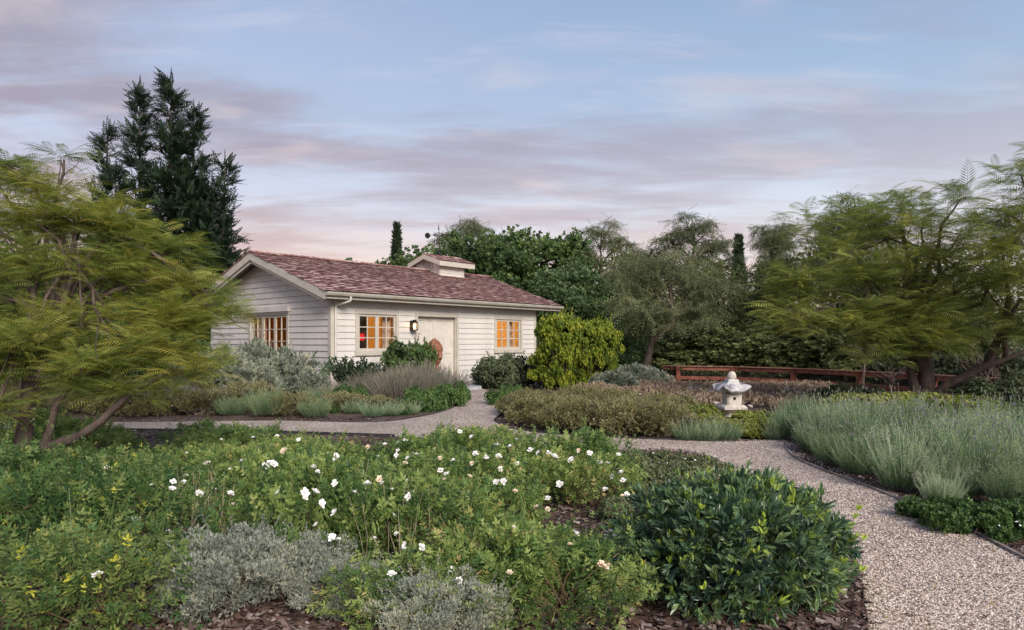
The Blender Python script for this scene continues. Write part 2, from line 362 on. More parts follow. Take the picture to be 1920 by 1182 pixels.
g = Geo(); tri = tessellate_polygon([[Vector((x, y, 0)) for x, y in PATH]])
tri = [tuple(q) if True else q for q in tri]
V = np.array([(x, y, .012) for x, y in PATH]); ff = []
for q in tri:
    a, b_, c = V[q[0]], V[q[1]], V[q[2]]
    ff.append(q if np.cross(b_ - a, c - a)[2] > 0 else (q[0], q[2], q[1]))
g.add(V, ff); g.build('gravel_path', M['gravel'], kind='structure')

# loose stones lying on the path, dense where they show large
rs = ss(5)
OCT = (np.array([(1, 0, 0), (0, 1, 0), (-1, 0, 0), (0, -1, 0), (.1, .1, .6), (0, 0, -.5)], float), np.array([(0, 1, 4), (1, 2, 4), (2, 3, 4), (3, 0, 4), (1, 0, 5), (2, 1, 5), (3, 2, 5), (0, 3, 5)]))
g = Geo()
px = rs.uniform(850, 1960, 150000); py = 640 + 90 + 480 * rs.rand(150000)
d = H * F / (py - HY); x = (px - CX) / F * d
keep = inpoly(x, d); x, d = x[keep][:62000], d[keep][:62000]; k = len(x)
P = np.stack([x, d, np.full(k, .014)], 1); a = rs.uniform(0, 6.28, k)
D = np.stack([np.cos(a), np.sin(a), rs.uniform(-.25, .25, k)], 1)
S = rs.uniform(.0045, .0115, k)[:, None] * np.stack([rs.uniform(.6, 1, k), np.ones(k), rs.uniform(.6, 1.1, k)], 1)
g.scatter(OCT, P, D, np.stack([rs.uniform(-.3, .3, k), rs.uniform(-.3, .3, k), np.ones(k)], 1), S, rs.rand(k))
M['pebble'] = tintmat('pebbles', GRAV, .8)
tag(g.build('gravel', M['pebble'], kind='stuff'), 'loose pinkish grey pea gravel covering the winding path', 'gravel')

# bark mulch chips
g = Geo(); n = 60000
px = rs.uniform(-60, 1980, n); py = rs.uniform(785, 1200, n); d = H * F / (py - HY); x = (px - CX) / F * d
keep = ~inpoly(x, d); x, d = x[keep], d[keep]; k = len(x)
CHIP = (np.array([(-.22, 0, 0), (.22, .05, 0), (.18, 1, .03), (-.16, .9, 0)], float), np.array([(0, 1, 2, 3)]))
a = rs.uniform(0, 6.28, k)
g.scatter(CHIP, np.stack([x, d, rs.uniform(.005, .02, k)], 1), np.stack([np.cos(a), np.sin(a), rs.uniform(-.1, .3, k)], 1), np.stack([rs.uniform(-.6, .6, k), rs.uniform(-.6, .6, k), np.ones(k)], 1), rs.uniform(.02, .07, k), rs.rand(k))
M['chip'] = tintmat('bark chips', [(0, (.04, .022, .018)), (.5, (.11, .065, .05)), (.8, (.19, .14, .12)), (1, (.38, .33, .31))], .9)
tag(g.build('bark_mulch', M['chip'], kind='stuff'), 'brown and silvery bark chips spread between the shrubs', 'mulch')

# edging boards along the path
def edging(name, pts, mat, w_=.022, h=.05, z0=-.02):
    g = Geo(); P = np.array(pts); T = unit(np.gradient(P, axis=0)); Nn = np.stack([-T[:, 1], T[:, 0]], 1) * w_
    A, B = P - Nn * .5, P + Nn * .5
    for i in range(len(P) - 1):
        v = [(*A[i], z0), (*A[i + 1], z0), (*B[i + 1], z0), (*B[i], z0), (*A[i], h), (*A[i + 1], h), (*B[i + 1], h), (*B[i], h)]
        g.hexa(v)
    return g.build(name, mat, kind='structure')
edging('path_edging', E3[28:], M['edge'], .022, .034); edging('path_edging', E2[8:] + E3[1:26], M['edgeblack'], .012, .035)
edging('path_edging', E4[56:], M['edgeblack'], .015, .045)
edging('path_edging', E1[20:-4], M['edgeblack'], .012, .03)
g = Geo(); g.tube([(*gp(262, 852), .03), (*gp(300, 850), .035), (*gp(340, 846), .03), (*gp(350, 846), .0)], .011, 6)
tag(g.build('drip_hose', M['hose']), 'black drip hose lying on bare mulch beside the left path', 'hose')
# ================================================================ cottage
C0 = Vector((-5.32, 20.08, 0)); HA = math.atan2(.758, .652); Lh, Wh, RX = 9.57, 7.48, 3.74
EZ, RZ = 2.87, 4.33; SLOPE = (RZ - EZ) / (RX + .5); OV0, OV1 = -.5, Lh + 1.08
house = thing('cottage', 'white clapboard cottage with red shingle gable roof and lit windows', 'house', C0, HA)
ux, uy = math.cos(HA), math.sin(HA)
def tfront(px):                      # distance along the front wall seen at pixel column px
    r = (px - CX) / F; return (r * C0.y - C0.x) / (ux - r * uy)
def zfront(px, py): return H - (py - HY) / F * (C0.y + tfront(px) * uy)
def sgable(px):                      # distance along the gable wall
    r = (px - CX) / F; return (C0.x - r * C0.y) / (uy + r * ux)
def zgable(px, py): return H - (py - HY) / F * (C0.y + sgable(px) * ux)
# openings on the front (x0,x1,z0,z1 to the outside of the trim)
WL = (tfront(665), tfront(746), zfront(700, 664.5), zfront(700, 583.5))
WR = (tfront(925.5), tfront(978), zfront(950, 660), zfront(950, 594.5))
DR = (tfront(777.5), tfront(858.5), -.02, zfront(818, 589))
GW = (sgable(543), sgable(469), .88, zgable(505, 586))
T_ = .10                              # trim width
def hole(o, d=0.0): return (o[0] + T_, o[1] - T_, o[2] + (T_ if o[2] > 0 else 0), o[3] - T_)
front_holes = [hole(WL), hole(DR), hole(WR)]; gable_holes = [hole(GW)]
# structural wall behind the boards
def wallgeo(g, length, z1, holes, axis, thick=.12, off=.002):
    xs = sorted({0, length, *[h[0] for h in holes], *[h[1] for h in holes]}); zs = sorted({0, z1, *[max(h[2], 0) for h in holes], *[h[3] for h in holes]})
    for i in range(len(xs) - 1):
        for j in range(len(zs) - 1):
            cx, cz = (xs[i] + xs[i + 1]) / 2, (zs[j] + zs[j + 1]) / 2
            if any(h[0] < cx < h[1] and h[2] < cz < h[3] for h in holes): continue
            if axis == 'x': g.box((xs[i], off, zs[j]), (xs[i + 1], thick, zs[j + 1]))
            else: g.box((off, xs[i], zs[j]), (thick, xs[i + 1], zs[j + 1]))
WZ = 2.95
g = Geo(); wallgeo(g, Lh, 2.93, front_holes, 'x'); wf = g.build('front_wall', M['siding'], house)
g = Geo(); wallgeo(g, Wh, 2.7, gable_holes, 'y')
def roofz(y): return EZ - .16 + SLOPE * (min(y, 2 * RX - y) + .5)
for x0, x1 in ((.002, .12), (Lh - .12, Lh - .002)):
    pr = [(0.0, 2.7), (Wh, 2.7), (Wh, roofz(Wh)), (RX, roofz(RX)), (0.0, roofz(0))]
    g.add([(x0, y, z) for y, z in pr] + [(x1, y, z) for y, z in pr], [(0, 1, 3, 2)[:0] or (i, (i + 1) % 5, (i + 1) % 5 + 5, i + 5) for i in range(5)])
    g.add([(x0, y, z) for y, z in pr], [(0, 1, 2), (0, 2, 3), (0, 3, 4)]); g.add([(x1, y, z) for y, z in pr], [(0, 2, 1), (0, 3, 2), (0, 4, 3)])
g.box((Lh - .12, 0, 0), (Lh - .002, Wh, 2.698)); g.box((.12, Wh - .12, 0), (Lh - .12, Wh, 2.9))
wg = g.build('gable_wall', M['siding'], house)
# clapboards, one object each
EX = .188; cache = {}
rs = ss(11)
def board(parent, length, x, z, axis, cut=None):
    key = (round(length, 3), axis, cut)
    if key not in cache:
        g = Geo(); h = EX - .006
        L = length
        prof = [(-.038, 0), (0, 0), (0, h), (-.013, h)]
        a = [(0 if not cut else cut[0] * zz, y, zz) for y, zz in prof]; b_ = [(L if not cut else L - cut[1] * zz, y, zz) for y, zz in prof]
        v = a + b_
        if axis == 'y': v = [(q[1], q[0], q[2]) for q in v]
        fs = [(0, 1, 2, 3), (7, 6, 5, 4), (0, 4, 5, 1), (1, 5, 6, 2), (2, 6, 7, 3), (3, 7, 4, 0)]
        if axis == 'y': fs = [tuple(reversed(q)) for q in fs]
        g.add(v, fs); cache[key] = g.mesh('clapboard', M['siding'])
    o = link('clapboard', cache[key], parent, (x, 0, z) if axis == 'x' else (0, x, z)); return o
def courses(parent, length, ztop, outs, axis, z0=.03, x0=.0):
    z = z0
    while z < ztop - .02:
        zm = z + EX / 2; segs = [(x0, length)]
        for o in outs:
            if o[2] - .02 < zm < o[3] + .02:
                segs = [s for a, b_ in segs for s in ((a, min(b_, o[0])), (max(a, o[1]), b_)) if s[1] - s[0] > .03]
        for a, b_ in segs:
            w_ = b_ - a
            if w_ > 5.0:
                c = a + w_ * rs.uniform(.3, .7); board(parent, c - a - .003, a, z, axis); board(parent, b_ - c, c, z, axis)
            else: board(parent, w_, a, z, axis)
        z += EX
    return z
CB = .09                              # corner board
zt = courses(wf, Lh - CB, 2.42, [WL, DR, WR], 'x', x0=CB)
ztg = courses(wg, Wh - .02, 2.70, [GW], 'y', x0=CB)
z = ztg
while z < roofz(RX) - .2:
    y0 = max(0.02, (z + EX - (EZ - .16)) / SLOPE - .5); L = 2 * (RX - y0)
    board(wg, L, y0, z, 'y'); z += EX
g = Geo(); g.box((0.0, -.036, zt), (Lh, .0, 2.93)); g.build('frieze_board', M['trim'] if False else M['siding'], wf)
g = Geo(); g.box((-.040, -.040, 0), (CB, 0, 2.93)); g.box((-.040, 0.001, 0), (0, CB, 2.75)); g.build('corner_board', M['trim'], house)
g = Geo(); g.box((Lh - CB, -.040, 0), (Lh + .03, -.001, 2.93)); g.build('corner_board', M['trim'], house)
g = Geo(); g.box((-.05, -.05, -.3), (Lh + .02, .3, .03)); g.box((-.05, .3, -.3), (.3, Wh, .03)); g.build('foundation', M['slab'], house)
# windows ------------------------------------------------------
def window(o, axis, sashes, cols=2, rows=3, label=None, head=False):
    g = Geo(); w0, w1, z0, z1 = o; pr = -.052
    def B(g, a0, a1, d0, d1, c0, c1):
        if axis == 'x': g.box((a0, d0, c0), (a1, d1, c1))
        else: g.box((d0, a0, c0), (d1, a1, c1))
    B(g, w0, w0 + T_, pr, 0.0, z0, z1 - T_); B(g, w1 - T_, w1, pr, 0, z0, z1 - T_); B(g, w0, w1, pr - .004, 0, z1 - T_, z1)
    B(g, w0 - .02, w1 + .02, pr - .03, 0, z0 - .035, z0 + T_)
    for a, b_ in ((w0 + T_ - .012, w0 + T_ + .012), (w1 - T_ - .012, w1 - T_ + .012)): B(g, a, b_, .001, .118, z0 + T_, z1 - T_)
    B(g, w0 + T_, w1 - T_, .001, .118, z1 - T_ - .012, z1 - T_ + .012)
    root = g.build('window', M['trim'], house)
    if label: root['label'] = label
    if head:
        g = Geo(); B(g, w0 - .10, w1 + .10, -.14, -.002, z1 + .002, z1 + .16); B(g, w0 - .05, w1 + .05, -.09, -.002, z1 - .05, z1 + .001); g.build('window_head', M['siding'], root)
    ix0, ix1, iz0, iz1 = w0 + T_ + .012, w1 - T_ - .012, z0 + T_, z1 - T_ - .012; sw = (ix1 - ix0) / sashes
    for s in range(sashes):
        a, b_ = ix0 + s * sw, ix0 + (s + 1) * sw; g = Geo(); st = .065; m_ = .014; d0, d1 = -.012, .03
        B(g, a + .002, a + st, d0, d1, iz0, iz1); B(g, b_ - st, b_ - .002, d0, d1, iz0, iz1)
        B(g, a + st, b_ - st, d0, d1, iz0, iz0 + st + .02); B(g, a + st, b_ - st, d0, d1, iz1 - st, iz1)
        pw = (b_ - a - 2 * st) / cols; ph = (iz1 - iz0 - 2 * st - .02) / rows; zb = iz0 + st + .02
        for c in range(1, cols): B(g, a + st + c * pw - m_, a + st + c * pw + m_, d0 + .004, d1, zb, iz1 - st)
        for r_ in range(1, rows): B(g, a + st, b_ - st, d0 + .006, d1 - .002, zb + r_ * ph - m_, zb + r_ * ph + m_)
        g.build('sash', M['trim'], root)
        for c in range(cols):
            for r_ in range(rows):
                g = Geo(); x0, x1 = a + st + c * pw, a + st + (c + 1) * pw; q0, q1 = zb + r_ * ph, zb + (r_ + 1) * ph
                B(g, x0, x1, .012, .016, q0, q1); g.build('pane', M['glass'], root)
    return root
window(WL, 'x', 2, label='left front window with two sashes and a red item behind the glass')
window(WR, 'x', 2, label='right front window with two lit sashes')
window(GW, 'y', 3, label='gable window with three sashes below a deep head board', head=True)
# door ---------------------------------------------------------
x0, x1, z0, z1 = DR; g = Geo()
g.box((x0, -.055, 0), (x0 + T_, 0, z1 - T_)); g.box((x1 - T_, -.055, 0), (x1, 0, z1 - T_)); g.box((x0, -.058, z1 - T_), (x1, 0, z1))
g.box((x0 + T_ - .01, .001, 0), (x0 + T_ + .02, .16, z1 - T_)); g.box((x1 - T_ - .02, .001, 0), (x1 - T_ + .01, .16, z1 - T_)); g.box((x0 + T_, .001, z1 - T_ - .02), (x1 - T_, .16, z1 - T_ + .01))
door = g.build('door', M['trim'], house); door['label'] = 'wide cream double door with tall recessed panels'
a, b_ = x0 + T_ + .02, x1 - T_ - .02; mid = (a + b_) / 2; top = z1 - T_ - .02
for l0, l1 in ((a, mid - .003), (mid + .003, b_)):
    g = Geo(); st = .085; y0 = .13; g.box((l0, y0 + .012, .02), (l1, y0 + .035, top)); zr = [.02, .22, 1.02, 1.14, top - .11, top]
    cols = [l0, l0 + st, (l0 + l1) / 2 - .035, (l0 + l1) / 2 + .035, l1 - st, l1]
    for i in (0, 2, 4): g.box((cols[i], y0 - .008, .02), (cols[i + 1], y0 + .012, top))
    for i in (1, 3):
        for j in (0, 2, 4): g.box((cols[i], y0 - .008, zr[j]), (cols[i + 1], y0 + .012, zr[j + 1]))
    g.build('door_leaf', M['door'], door)
g = Geo(); g.box((a, .02, .0), (b_, .16, .018)); g.build('threshold', M['slab'], door)
# roof ---------------------------------------------------------
def rpt(x, s, up=0.0, back=False):     # s = distance up the slope from the eave, up = height above the deck
    n = math.hypot(1, SLOPE); y = -.5 + s / n; z = EZ + SLOPE * s / n
    y -= up * SLOPE / n; z += up / n
    return (x, 2 * RX - y if back else y, z)
SL = math.hypot(RX + .5, RZ - EZ)
g = Geo()
for bk in (False, True):
    v = [rpt(OV0, 0, -.07, bk), rpt(OV1, 0, -.07, bk), rpt(OV1, SL, -.07, bk), rpt(OV0, SL, -.07, bk), rpt(OV0, 0, 0, bk), rpt(OV1, 0, 0, bk), rpt(OV1, SL, 0, bk), rpt(OV0, SL, 0, bk)]
    if bk: v = [v[i] for i in (1, 0, 3, 2, 5, 4, 7, 6)]
    g.hexa(v)
roof = g.build('roof', M['soffit'], house)
def hexs(g, v, tint=.5):
    g.add(v, [(0, 3, 2, 1), (4, 5, 6, 7), (1, 2, 6, 5), (3, 0, 4, 7)], tint, 0); g.add(v, [(0, 1, 5, 4), (2, 3, 7, 6)], tint, 1)
rs = ss(21); REX = .196; rows = int(SL / REX) + 1; cand = []; stuff = Geo()
def shingle_v(x, s, w_, bk, L=.34, th=.017, lift=0.0):
    s1 = min(s + L, SL); lift2 = .002
    v = [rpt(x, s, .004 + lift, bk), rpt(x + w_, s, .004 + lift, bk), rpt(x + w_, s1, lift2, bk), rpt(x, s1, lift2, bk),
         rpt(x, s, .004 + lift + th + .022, bk), rpt(x + w_, s, .004 + lift + th + .022, bk), rpt(x + w_, s1, lift2 + .006, bk), rpt(x, s1, lift2 + .006, bk)]
    return [v[i] for i in (1, 0, 3, 2, 5, 4, 7, 6)] if bk else v
widths = [.13, .16, .19, .22, .26]; sh_mesh = {}
for bk in (False, True):
    for r_ in range(rows):
        x = OV0 - .02 + rs.uniform(-.05, 0)
        while x < OV1:
            w_ = widths[rs.randint(5)]; s = max(0, r_ * REX + rs.uniform(-.022, .022)) - .03 * (r_ == 0)
            if r_ >= rows - 1 and s + .1 > SL: s = SL - .1
            tint = np.clip(rs.normal(.52, .2), 0, 1)
            if not bk: cand.append((x * .9 + s * 1.3, x, s, w_, rs.uniform(0, .012), tint))
            else: hexs(stuff, shingle_v(x, s, w_ - .006, bk, lift=rs.uniform(0, .01)), tint)
            x += w_
cand.sort(key=lambda q: q[0])
n_ = math.hypot(1, SLOPE); ang = math.atan(SLOPE)
for w_ in widths:
    g = Geo(); ww = w_ - .006
    hexs(g, [(0, 0, .004), (ww, 0, .004), (ww, .34, .002), (0, .34, .002), (0, 0, .044), (ww, 0, .044), (ww, .34, .008), (0, .34, .008)]); sh_mesh[w_] = g.mesh('shingle', [M['shingle1'], M['darkend']])
for i, (_, x, s, w_, lf, tint) in enumerate(cand):
    if i < 300 and s + .34 < SL:
        o = link('shingle', sh_mesh[w_], roof, rpt(x, s, lf)); o.rotation_euler = (ang, 0, 0)
    else: hexs(stuff, shingle_v(x, s, w_ - .006, False, lift=lf), tint)
stuff.build('shingles', [M['shingle'], M['darkend']], roof, kind='stuff')
g = Geo(); x = OV0 - .03; k = 0                      # ridge caps
while x < OV1:
    for bk in (False, True):
        up = .045 + .012 * (k % 2)
        v = [rpt(x, SL - .15, up, bk), rpt(x + .30, SL - .15, up, bk), rpt(x + .30, SL + .02, up, bk), rpt(x, SL + .02, up, bk), rpt(x, SL - .15, up + .022, bk), rpt(x + .30, SL - .15, up + .012, bk), rpt(x + .30, SL + .02, up + .012, bk), rpt(x, SL + .02, up + .022, bk)]
        g.hexa([v[i] for i in (1, 0, 3, 2, 5, 4, 7, 6)] if bk else v, np.clip(rs.normal(.5, .2), 0, 1))
    x += .21; k += 1
g.build('ridge_cap', M['shingle'], roof)
for xe in (OV0, OV1):                                  # rake boards
    for bk in (False, True):
        a, b_ = (xe - .032, xe - .001) if xe == OV0 else (xe + .001, xe + .032); g = Geo()
        v = [rpt(a, -.02, -.235, bk), rpt(b_, -.02, -.235, bk), rpt(b_, SL, -.235, bk), rpt(a, SL, -.235, bk), rpt(a, -.02, -.012, bk), rpt(b_, -.02, -.012, bk), rpt(b_, SL, -.012, bk), rpt(a, SL, -.012, bk)]
        # meet at the ridge in a vertical joint
        for i in (2, 3): v[i] = (v[i][0], RX, RZ - .235 * n_)
        for i in (6, 7): v[i] = (v[i][0], RX, RZ - .012 * n_)
        g.hexa([v[i] for i in (1, 0, 3, 2, 5, 4, 7, 6)] if bk else v); g.build('rake_board', M['trim'], roof)
        g = Geo(); a2, b2 = (a + .05, b_ + .04) if xe == OV0 else (a - .05, b_ - .05)
        v = [rpt(a2, .1, -.33, bk), rpt(b2, .1, -.33, bk), rpt(b2, SL - .02, -.33, bk), rpt(a2, SL - .02, -.33, bk), rpt(a2, .1, -.236, bk), rpt(b2, .1, -.236, bk), rpt(b2, SL - .02, -.236, bk), rpt(a2, SL - .02, -.236, bk)]
        g.hexa([v[i] for i in (1, 0, 3, 2, 5, 4, 7, 6)] if bk else v); g.build('rake_moulding', M['trim'], roof)
g = Geo(); g.box((OV0, -.50, EZ - .20), (OV1, -.475, EZ - .045)); g.build('fascia', M['trim'], roof)
g = Geo(); g.box((OV0, -.475, EZ - .20), (OV1, -.04, EZ - .185)); g.build('soffit', M['soffit'], roof)
# gutter: open channel with a rolled lip, swept along the eave
prof = [(-.505, EZ - .02), (-.505, EZ - .10), (-.525, EZ - .125), (-.57, EZ - .130), (-.605, EZ - .105), (-.628, EZ - .055), (-.632, EZ - .022), (-.622, EZ - .012), (-.612, EZ - .022), (-.607, EZ - .055), (-.588, EZ - .098), (-.56, EZ - .115), (-.53, EZ - .112), (-.515, EZ - .095), (-.515, EZ - .02)]
g = Geo(); ga, gb = OV0 - .03, OV1 + .02; nP = len(prof)
g.add([(ga, y, z) for y, z in prof] + [(gb, y, z) for y, z in prof], [(i, (i + 1) % nP, (i + 1) % nP + nP, i + nP) for i in range(nP)])
for xx in (ga, gb): g.box((xx - .004, -.62, EZ - .118), (xx + .004, -.507, EZ - .02))
gut = g.build('gutter', M['gutter'], house)
xg = tfront(655) - .36; g = Geo()
P = [(xg, -.565, EZ - .115), (xg, -.565, EZ - .19), (xg, -.55, EZ - .235), (xg - .03, -.51, EZ - .265), (.16, -.14, EZ - .34), (.11, -.095, EZ - .37), (.10, -.085, EZ - .42), (.10, -.085, 1.2), (.10, -.085, .05)]
g.tube(P, .036, 10); g.build('downspout', M['siding'], gut, smooth_=True)
# cupola -------------------------------------------------------
cx0, cx1, ch = 7.2, 8.56, .72; KZ = 4.66
g = Geo()
zb = RZ - .30
g.box((cx0, RX - ch, zb - .05), (cx1, RX + ch, KZ + .02))
pr = [(RX - ch, KZ), (RX + ch, KZ), (RX, KZ + .24)]
for xx, fl in ((cx0, 0), (cx1, 1)): g.add([(xx, y, z) for y, z in pr], [(0, 1, 2) if fl else (0, 2, 1)])
cup = g.build('cupola', M['siding'], house)
for j in range(3):
    g = Geo(); z = zb + .02 + j * .17
    v = [(cx0 + .07, RX - ch - .03, z), (cx1 - .07, RX - ch - .03, z), (cx1 - .07, RX - ch, z), (cx0 + .07, RX - ch, z), (cx0 + .07, RX - ch - .01, z + .165), (cx1 - .07, RX - ch - .01, z + .165), (cx1 - .07, RX - ch, z + .165), (cx0 + .07, RX - ch, z + .165)]
    g.hexa(v); g.build('clapboard', M['siding'], cup)
g = Geo()
for xx in (cx0, cx1 - .06): g.box((xx - .01, RX - ch - .035, zb - .02), (xx + .07, RX - ch - .001, KZ))
g.box((cx0 - .035, RX - ch - .035, zb), (cx0 - .001, RX - ch + .07, KZ)); g.box((cx0 - .02, RX - ch - .06, 4.03), (cx1 + .02, RX - ch - .036, 4.11))
g.build('corner_board', M['trim'], cup)
g = Geo(); vx = cx0 - .03
g.box((vx, RX - .30, 4.36), (vx + .03, RX - .25, 4.80)); g.box((vx, RX + .25, 4.36), (vx + .03, RX + .30, 4.80)); g.box((vx, RX - .25, 4.36), (vx + .03, RX + .25, 4.40)); g.box((vx, RX - .25, 4.77), (vx + .03, RX + .25, 4.81))
vent = g.build('vent', M['trim'], cup)
for j in range(6):
    g = Geo(); z = 4.41 + j * .06; g.hexa([(vx - .005, RX - .25, z), (vx + .028, RX - .25, z + .035), (vx + .028, RX + .25, z + .035), (vx - .005, RX + .25, z), (vx - .005, RX - .25, z + .012), (vx + .028, RX - .25, z + .047), (vx + .028, RX + .25, z + .047), (vx - .005, RX + .25, z + .012)]); g.build('slat', M['trim'], vent)
ra, rb, hw, KR = 7.0, 8.95, .95, 4.99; ks = (KR - 4.67) / hw
def cpt(x, y, up): return (x, RX + y, KR - abs(y) * ks + up)
g = Geo()
for s_ in (-1, 1):
    v = [cpt(ra, s_ * hw, -.04), cpt(rb, s_ * hw, -.04), cpt(rb, 0, -.04), cpt(ra, 0, -.04), cpt(ra, s_ * hw, 0), cpt(rb, s_ * hw, 0), cpt(rb, 0, 0), cpt(ra, 0, 0)]
    g.hexa([v[i] for i in (1, 0, 3, 2, 5, 4, 7, 6)] if s_ > 0 else v)
croof = g.build('cupola_roof', M['soffit'], cup)
for s_ in (-1, 1):
    for r_ in range(6):
        x = ra - .02
        while x < rb:
            w_ = rs.uniform(.13, .25); y0 = hw + .03 - r_ * .165; y1 = max(y0 - .30, 0); zz = .005 + rs.uniform(0, .01)
            v = [cpt(x, s_ * y0, zz), cpt(x + w_ - .006, s_ * y0, zz), cpt(x + w_ - .006, s_ * y1, zz - .002), cpt(x, s_ * y1, zz - .002), cpt(x, s_ * y0, zz + .028), cpt(x + w_ - .006, s_ * y0, zz + .028), cpt(x + w_ - .006, s_ * y1, zz + .008), cpt(x, s_ * y1, zz + .008)]
            if s_ > 0: v = [v[i] for i in (1, 0, 3, 2, 5, 4, 7, 6)]
            gg = Geo(); hexs(gg, v, np.clip(rs.normal(.5, .2), 0, 1)); gg.build('shingle', [M['shingle'], M['darkend']], croof)
            x += w_
g = Geo(); x = ra - .02
while x < rb:
    for s_ in (-1, 1):
        v = [cpt(x, s_ * .11, .03), cpt(x + .25, s_ * .11, .03), cpt(x + .25, 0, .03), cpt(x, 0, .03), cpt(x, s_ * .11, .055), cpt(x + .25, s_ * .11, .045), cpt(x + .25, 0, .045), cpt(x, 0, .055)]
        g.hexa([v[i] for i in (1, 0, 3, 2, 5, 4, 7, 6)] if s_ > 0 else v, rs.rand())
    x += .2
g.build('ridge_cap', M['shingle'], croof)
for xe in (ra - .03, rb + .001):
    for s_ in (-1, 1):
        g = Geo(); v = [cpt(xe, s_ * hw, -.19), cpt(xe + .03, s_ * hw, -.19), cpt(xe + .03, 0, -.19), cpt(xe, 0, -.19), cpt(xe, s_ * hw, 0), cpt(xe + .03, s_ * hw, 0), cpt(xe + .03, 0, 0), cpt(xe, 0, 0)]
        g.hexa([v[i] for i in (1, 0, 3, 2, 5, 4, 7, 6)] if s_ > 0 else v); g.build('rake_board', M['trim'], croof)
for s_ in (-1, 1):
    y0, y1 = sorted((s_ * hw, s_ * (hw + .028))); g = Geo(); g.box((ra - .03, RX + y0, 4.47), (rb + .03, RX + y1, 4.66)); g.build('fascia', M['trim'], croof)
# interior -----------------------------------------------------
g = Geo(); g.box((.13, .13, .0), (Lh - .13, Wh - .13, .02)); g.build('floor_boards', M['floorin'], house)
g = Geo(); g.box((.13, Wh - .16, .02), (Lh - .13, Wh - .13, 2.6)); g.box((Lh - .16, .13, .02), (Lh - .13, Wh - .16, 2.6)); g.box((.13, .13, 2.6), (Lh - .13, Wh - .13, 2.64))
g.box((.125, .125, .02), (.135, GW[0] - .1, 2.6)); g.box((.125, GW[1] + .1, .02), (.135, Wh - .16, 2.6))
g.box((2.0, 4.6, .02), (5.5, 4.65, 2.6))
g.build('inner_wall', M['wallin'], house)
cab = thing('wardrobe', 'dark tall wardrobe just inside the left front window', 'wardrobe', (0, 0, 0)); cab.parent = None
def tow(x, y, z=0): v = Matrix.Rotation(HA, 4, 'Z') @ Vector((x, y, z)); return v + C0
cab.location = tow(WL[0] + .45, .66, .02); cab.rotation_euler = (0, 0, HA)
g = Geo(); g.box((0, 0, 0), (.50, .35, 2.35)); g.build('carcass', M['darkwood'], cab)
g = Geo(); g.box((.02, -.02, .02), (.245, 0, 2.08)); g.build('wardrobe_door', M['darkwood'], cab); g = Geo(); g.box((.255, -.02, .02), (.48, 0, 2.08)); g.build('wardrobe_door', M['darkwood'], cab)
rc = Geo(); rc.box((0, -.02, 0), (.22, .20, .22)); o = rc.build('red_box', M['red'], None, loc=tow(WL[0] + .34, .26, 1.47)); o.rotation_euler = (0, 0, HA)
tag(o, 'bright red box behind the leftmost panes of the left front window', 'box')
def curtain(x, y, wd, z0, z1, ang_=0.0, label=''):
    g = Geo(); n = 24; v = []
    for i in range(n + 1):
        u = i / n; yy = .03 * math.sin(u * 26); v += [(u * wd, yy, 0), (u * wd, yy, z1 - z0)]
    g.add(v, [(2 * i, 2 * i + 2, 2 * i + 3, 2 * i + 1) for i in range(n)]); o = g.build('curtain', M['curtain'], None, loc=tow(x, y, z0)); o.rotation_euler = (0, 0, HA + ang_)
    return tag(o, label, 'curtain')
curtain(WL[1] - .46, .22, .34, .5, 2.3, 0, 'plain tan curtain at the right side of the left front window')
curtain(WR[1] - .62, .22, .30, .5, 2.3, 0, 'brown curtain drawn behind the right sash of the right front window')
o = curtain(.22, GW[1] - .1, .55, .5, 2.3, -R(90), 'brown curtain at the far side of the gable window')
for nm, x, y, z, e, lb in (('ceiling_lamp', 2.4, 2.0, 2.3, 110, 'round ceiling lamp glowing inside the left room'), ('ceiling_lamp', 7.4, 1.9, 2.3, 90, 'round ceiling lamp glowing inside the right room')):
    p = tow(x, y, z); g = Geo(); g.lathe([(.0, -.07), (.08, -.055), (.13, 0), (.12, .05), (.03, .08), (0, .09)], 14); o = g.build(nm, M['flame'], None, smooth_=True, loc=p); tag(o, lb, 'lamp')
    l = bpy.data.lights.new('lamp light', 'POINT'); l.energy = e; l.color = (1, .60, .22); l.shadow_soft_size = .14; lo = bpy.data.objects.new('lamp_light', l); COL.objects.link(lo); lo.location = p - Vector((0, 0, .12))
# wall lantern by the door
lx = (tfront(770)); lz = zfront(770, 610); wl = thing('wall_lantern', 'lit dark bronze wall lantern with glass sides beside the door', 'lamp', tow(lx, -.035, lz - .17), HA)
g = Geo(); g.box((-.06, -.015, .02), (.06, .0, .32)); g.tube([(0, -.01, .26), (0, -.06, .33), (0, -.12, .335)], .012, 6); g.build('back_plate', M['iron'], wl)
g = Geo()
a8 = [(.118 * math.cos(k * math.pi / 4 + .39), -.16 + .118 * math.sin(k * math.pi / 4 + .39)) for k in range(8)]
for xx, yy in a8: g.tube([(xx, yy, .02), (xx, yy, .24)], .0075, 4)
g.lathe([(.0, 0), (.10, 0), (.128, .012), (.128, .03), (.0, .031)], 8, (0, -.16, 0), start=.39); g.lathe([(.128, .232), (.132, .245), (.09, .285), (.07, .295), (.07, .33), (.03, .345), (0, .346)], 8, (0, -.16, 0), start=.39)
for z in (.09, .17): g.lathe([(.119, z), (.123, z + .004), (.119, z + .008)], 8, (0, -.16, 0), start=.39)
g.build('cage', M['iron'], wl)
g = Geo(); g.lathe([(.110, .032), (.110, .23)], 8, (0, -.16, 0), start=.39); g.build('glass', M['glass'], wl)
for dx, dy in ((-.035, 0), (.035, 0), (0, .035)):
    g = Geo(); g.lathe([(.009, .04), (.009, .12), (.014, .13), (.018, .155), (.010, .185), (0, .20)], 8, (dx, -.16 + dy, 0)); g.build('bulb', M['flame'], wl)
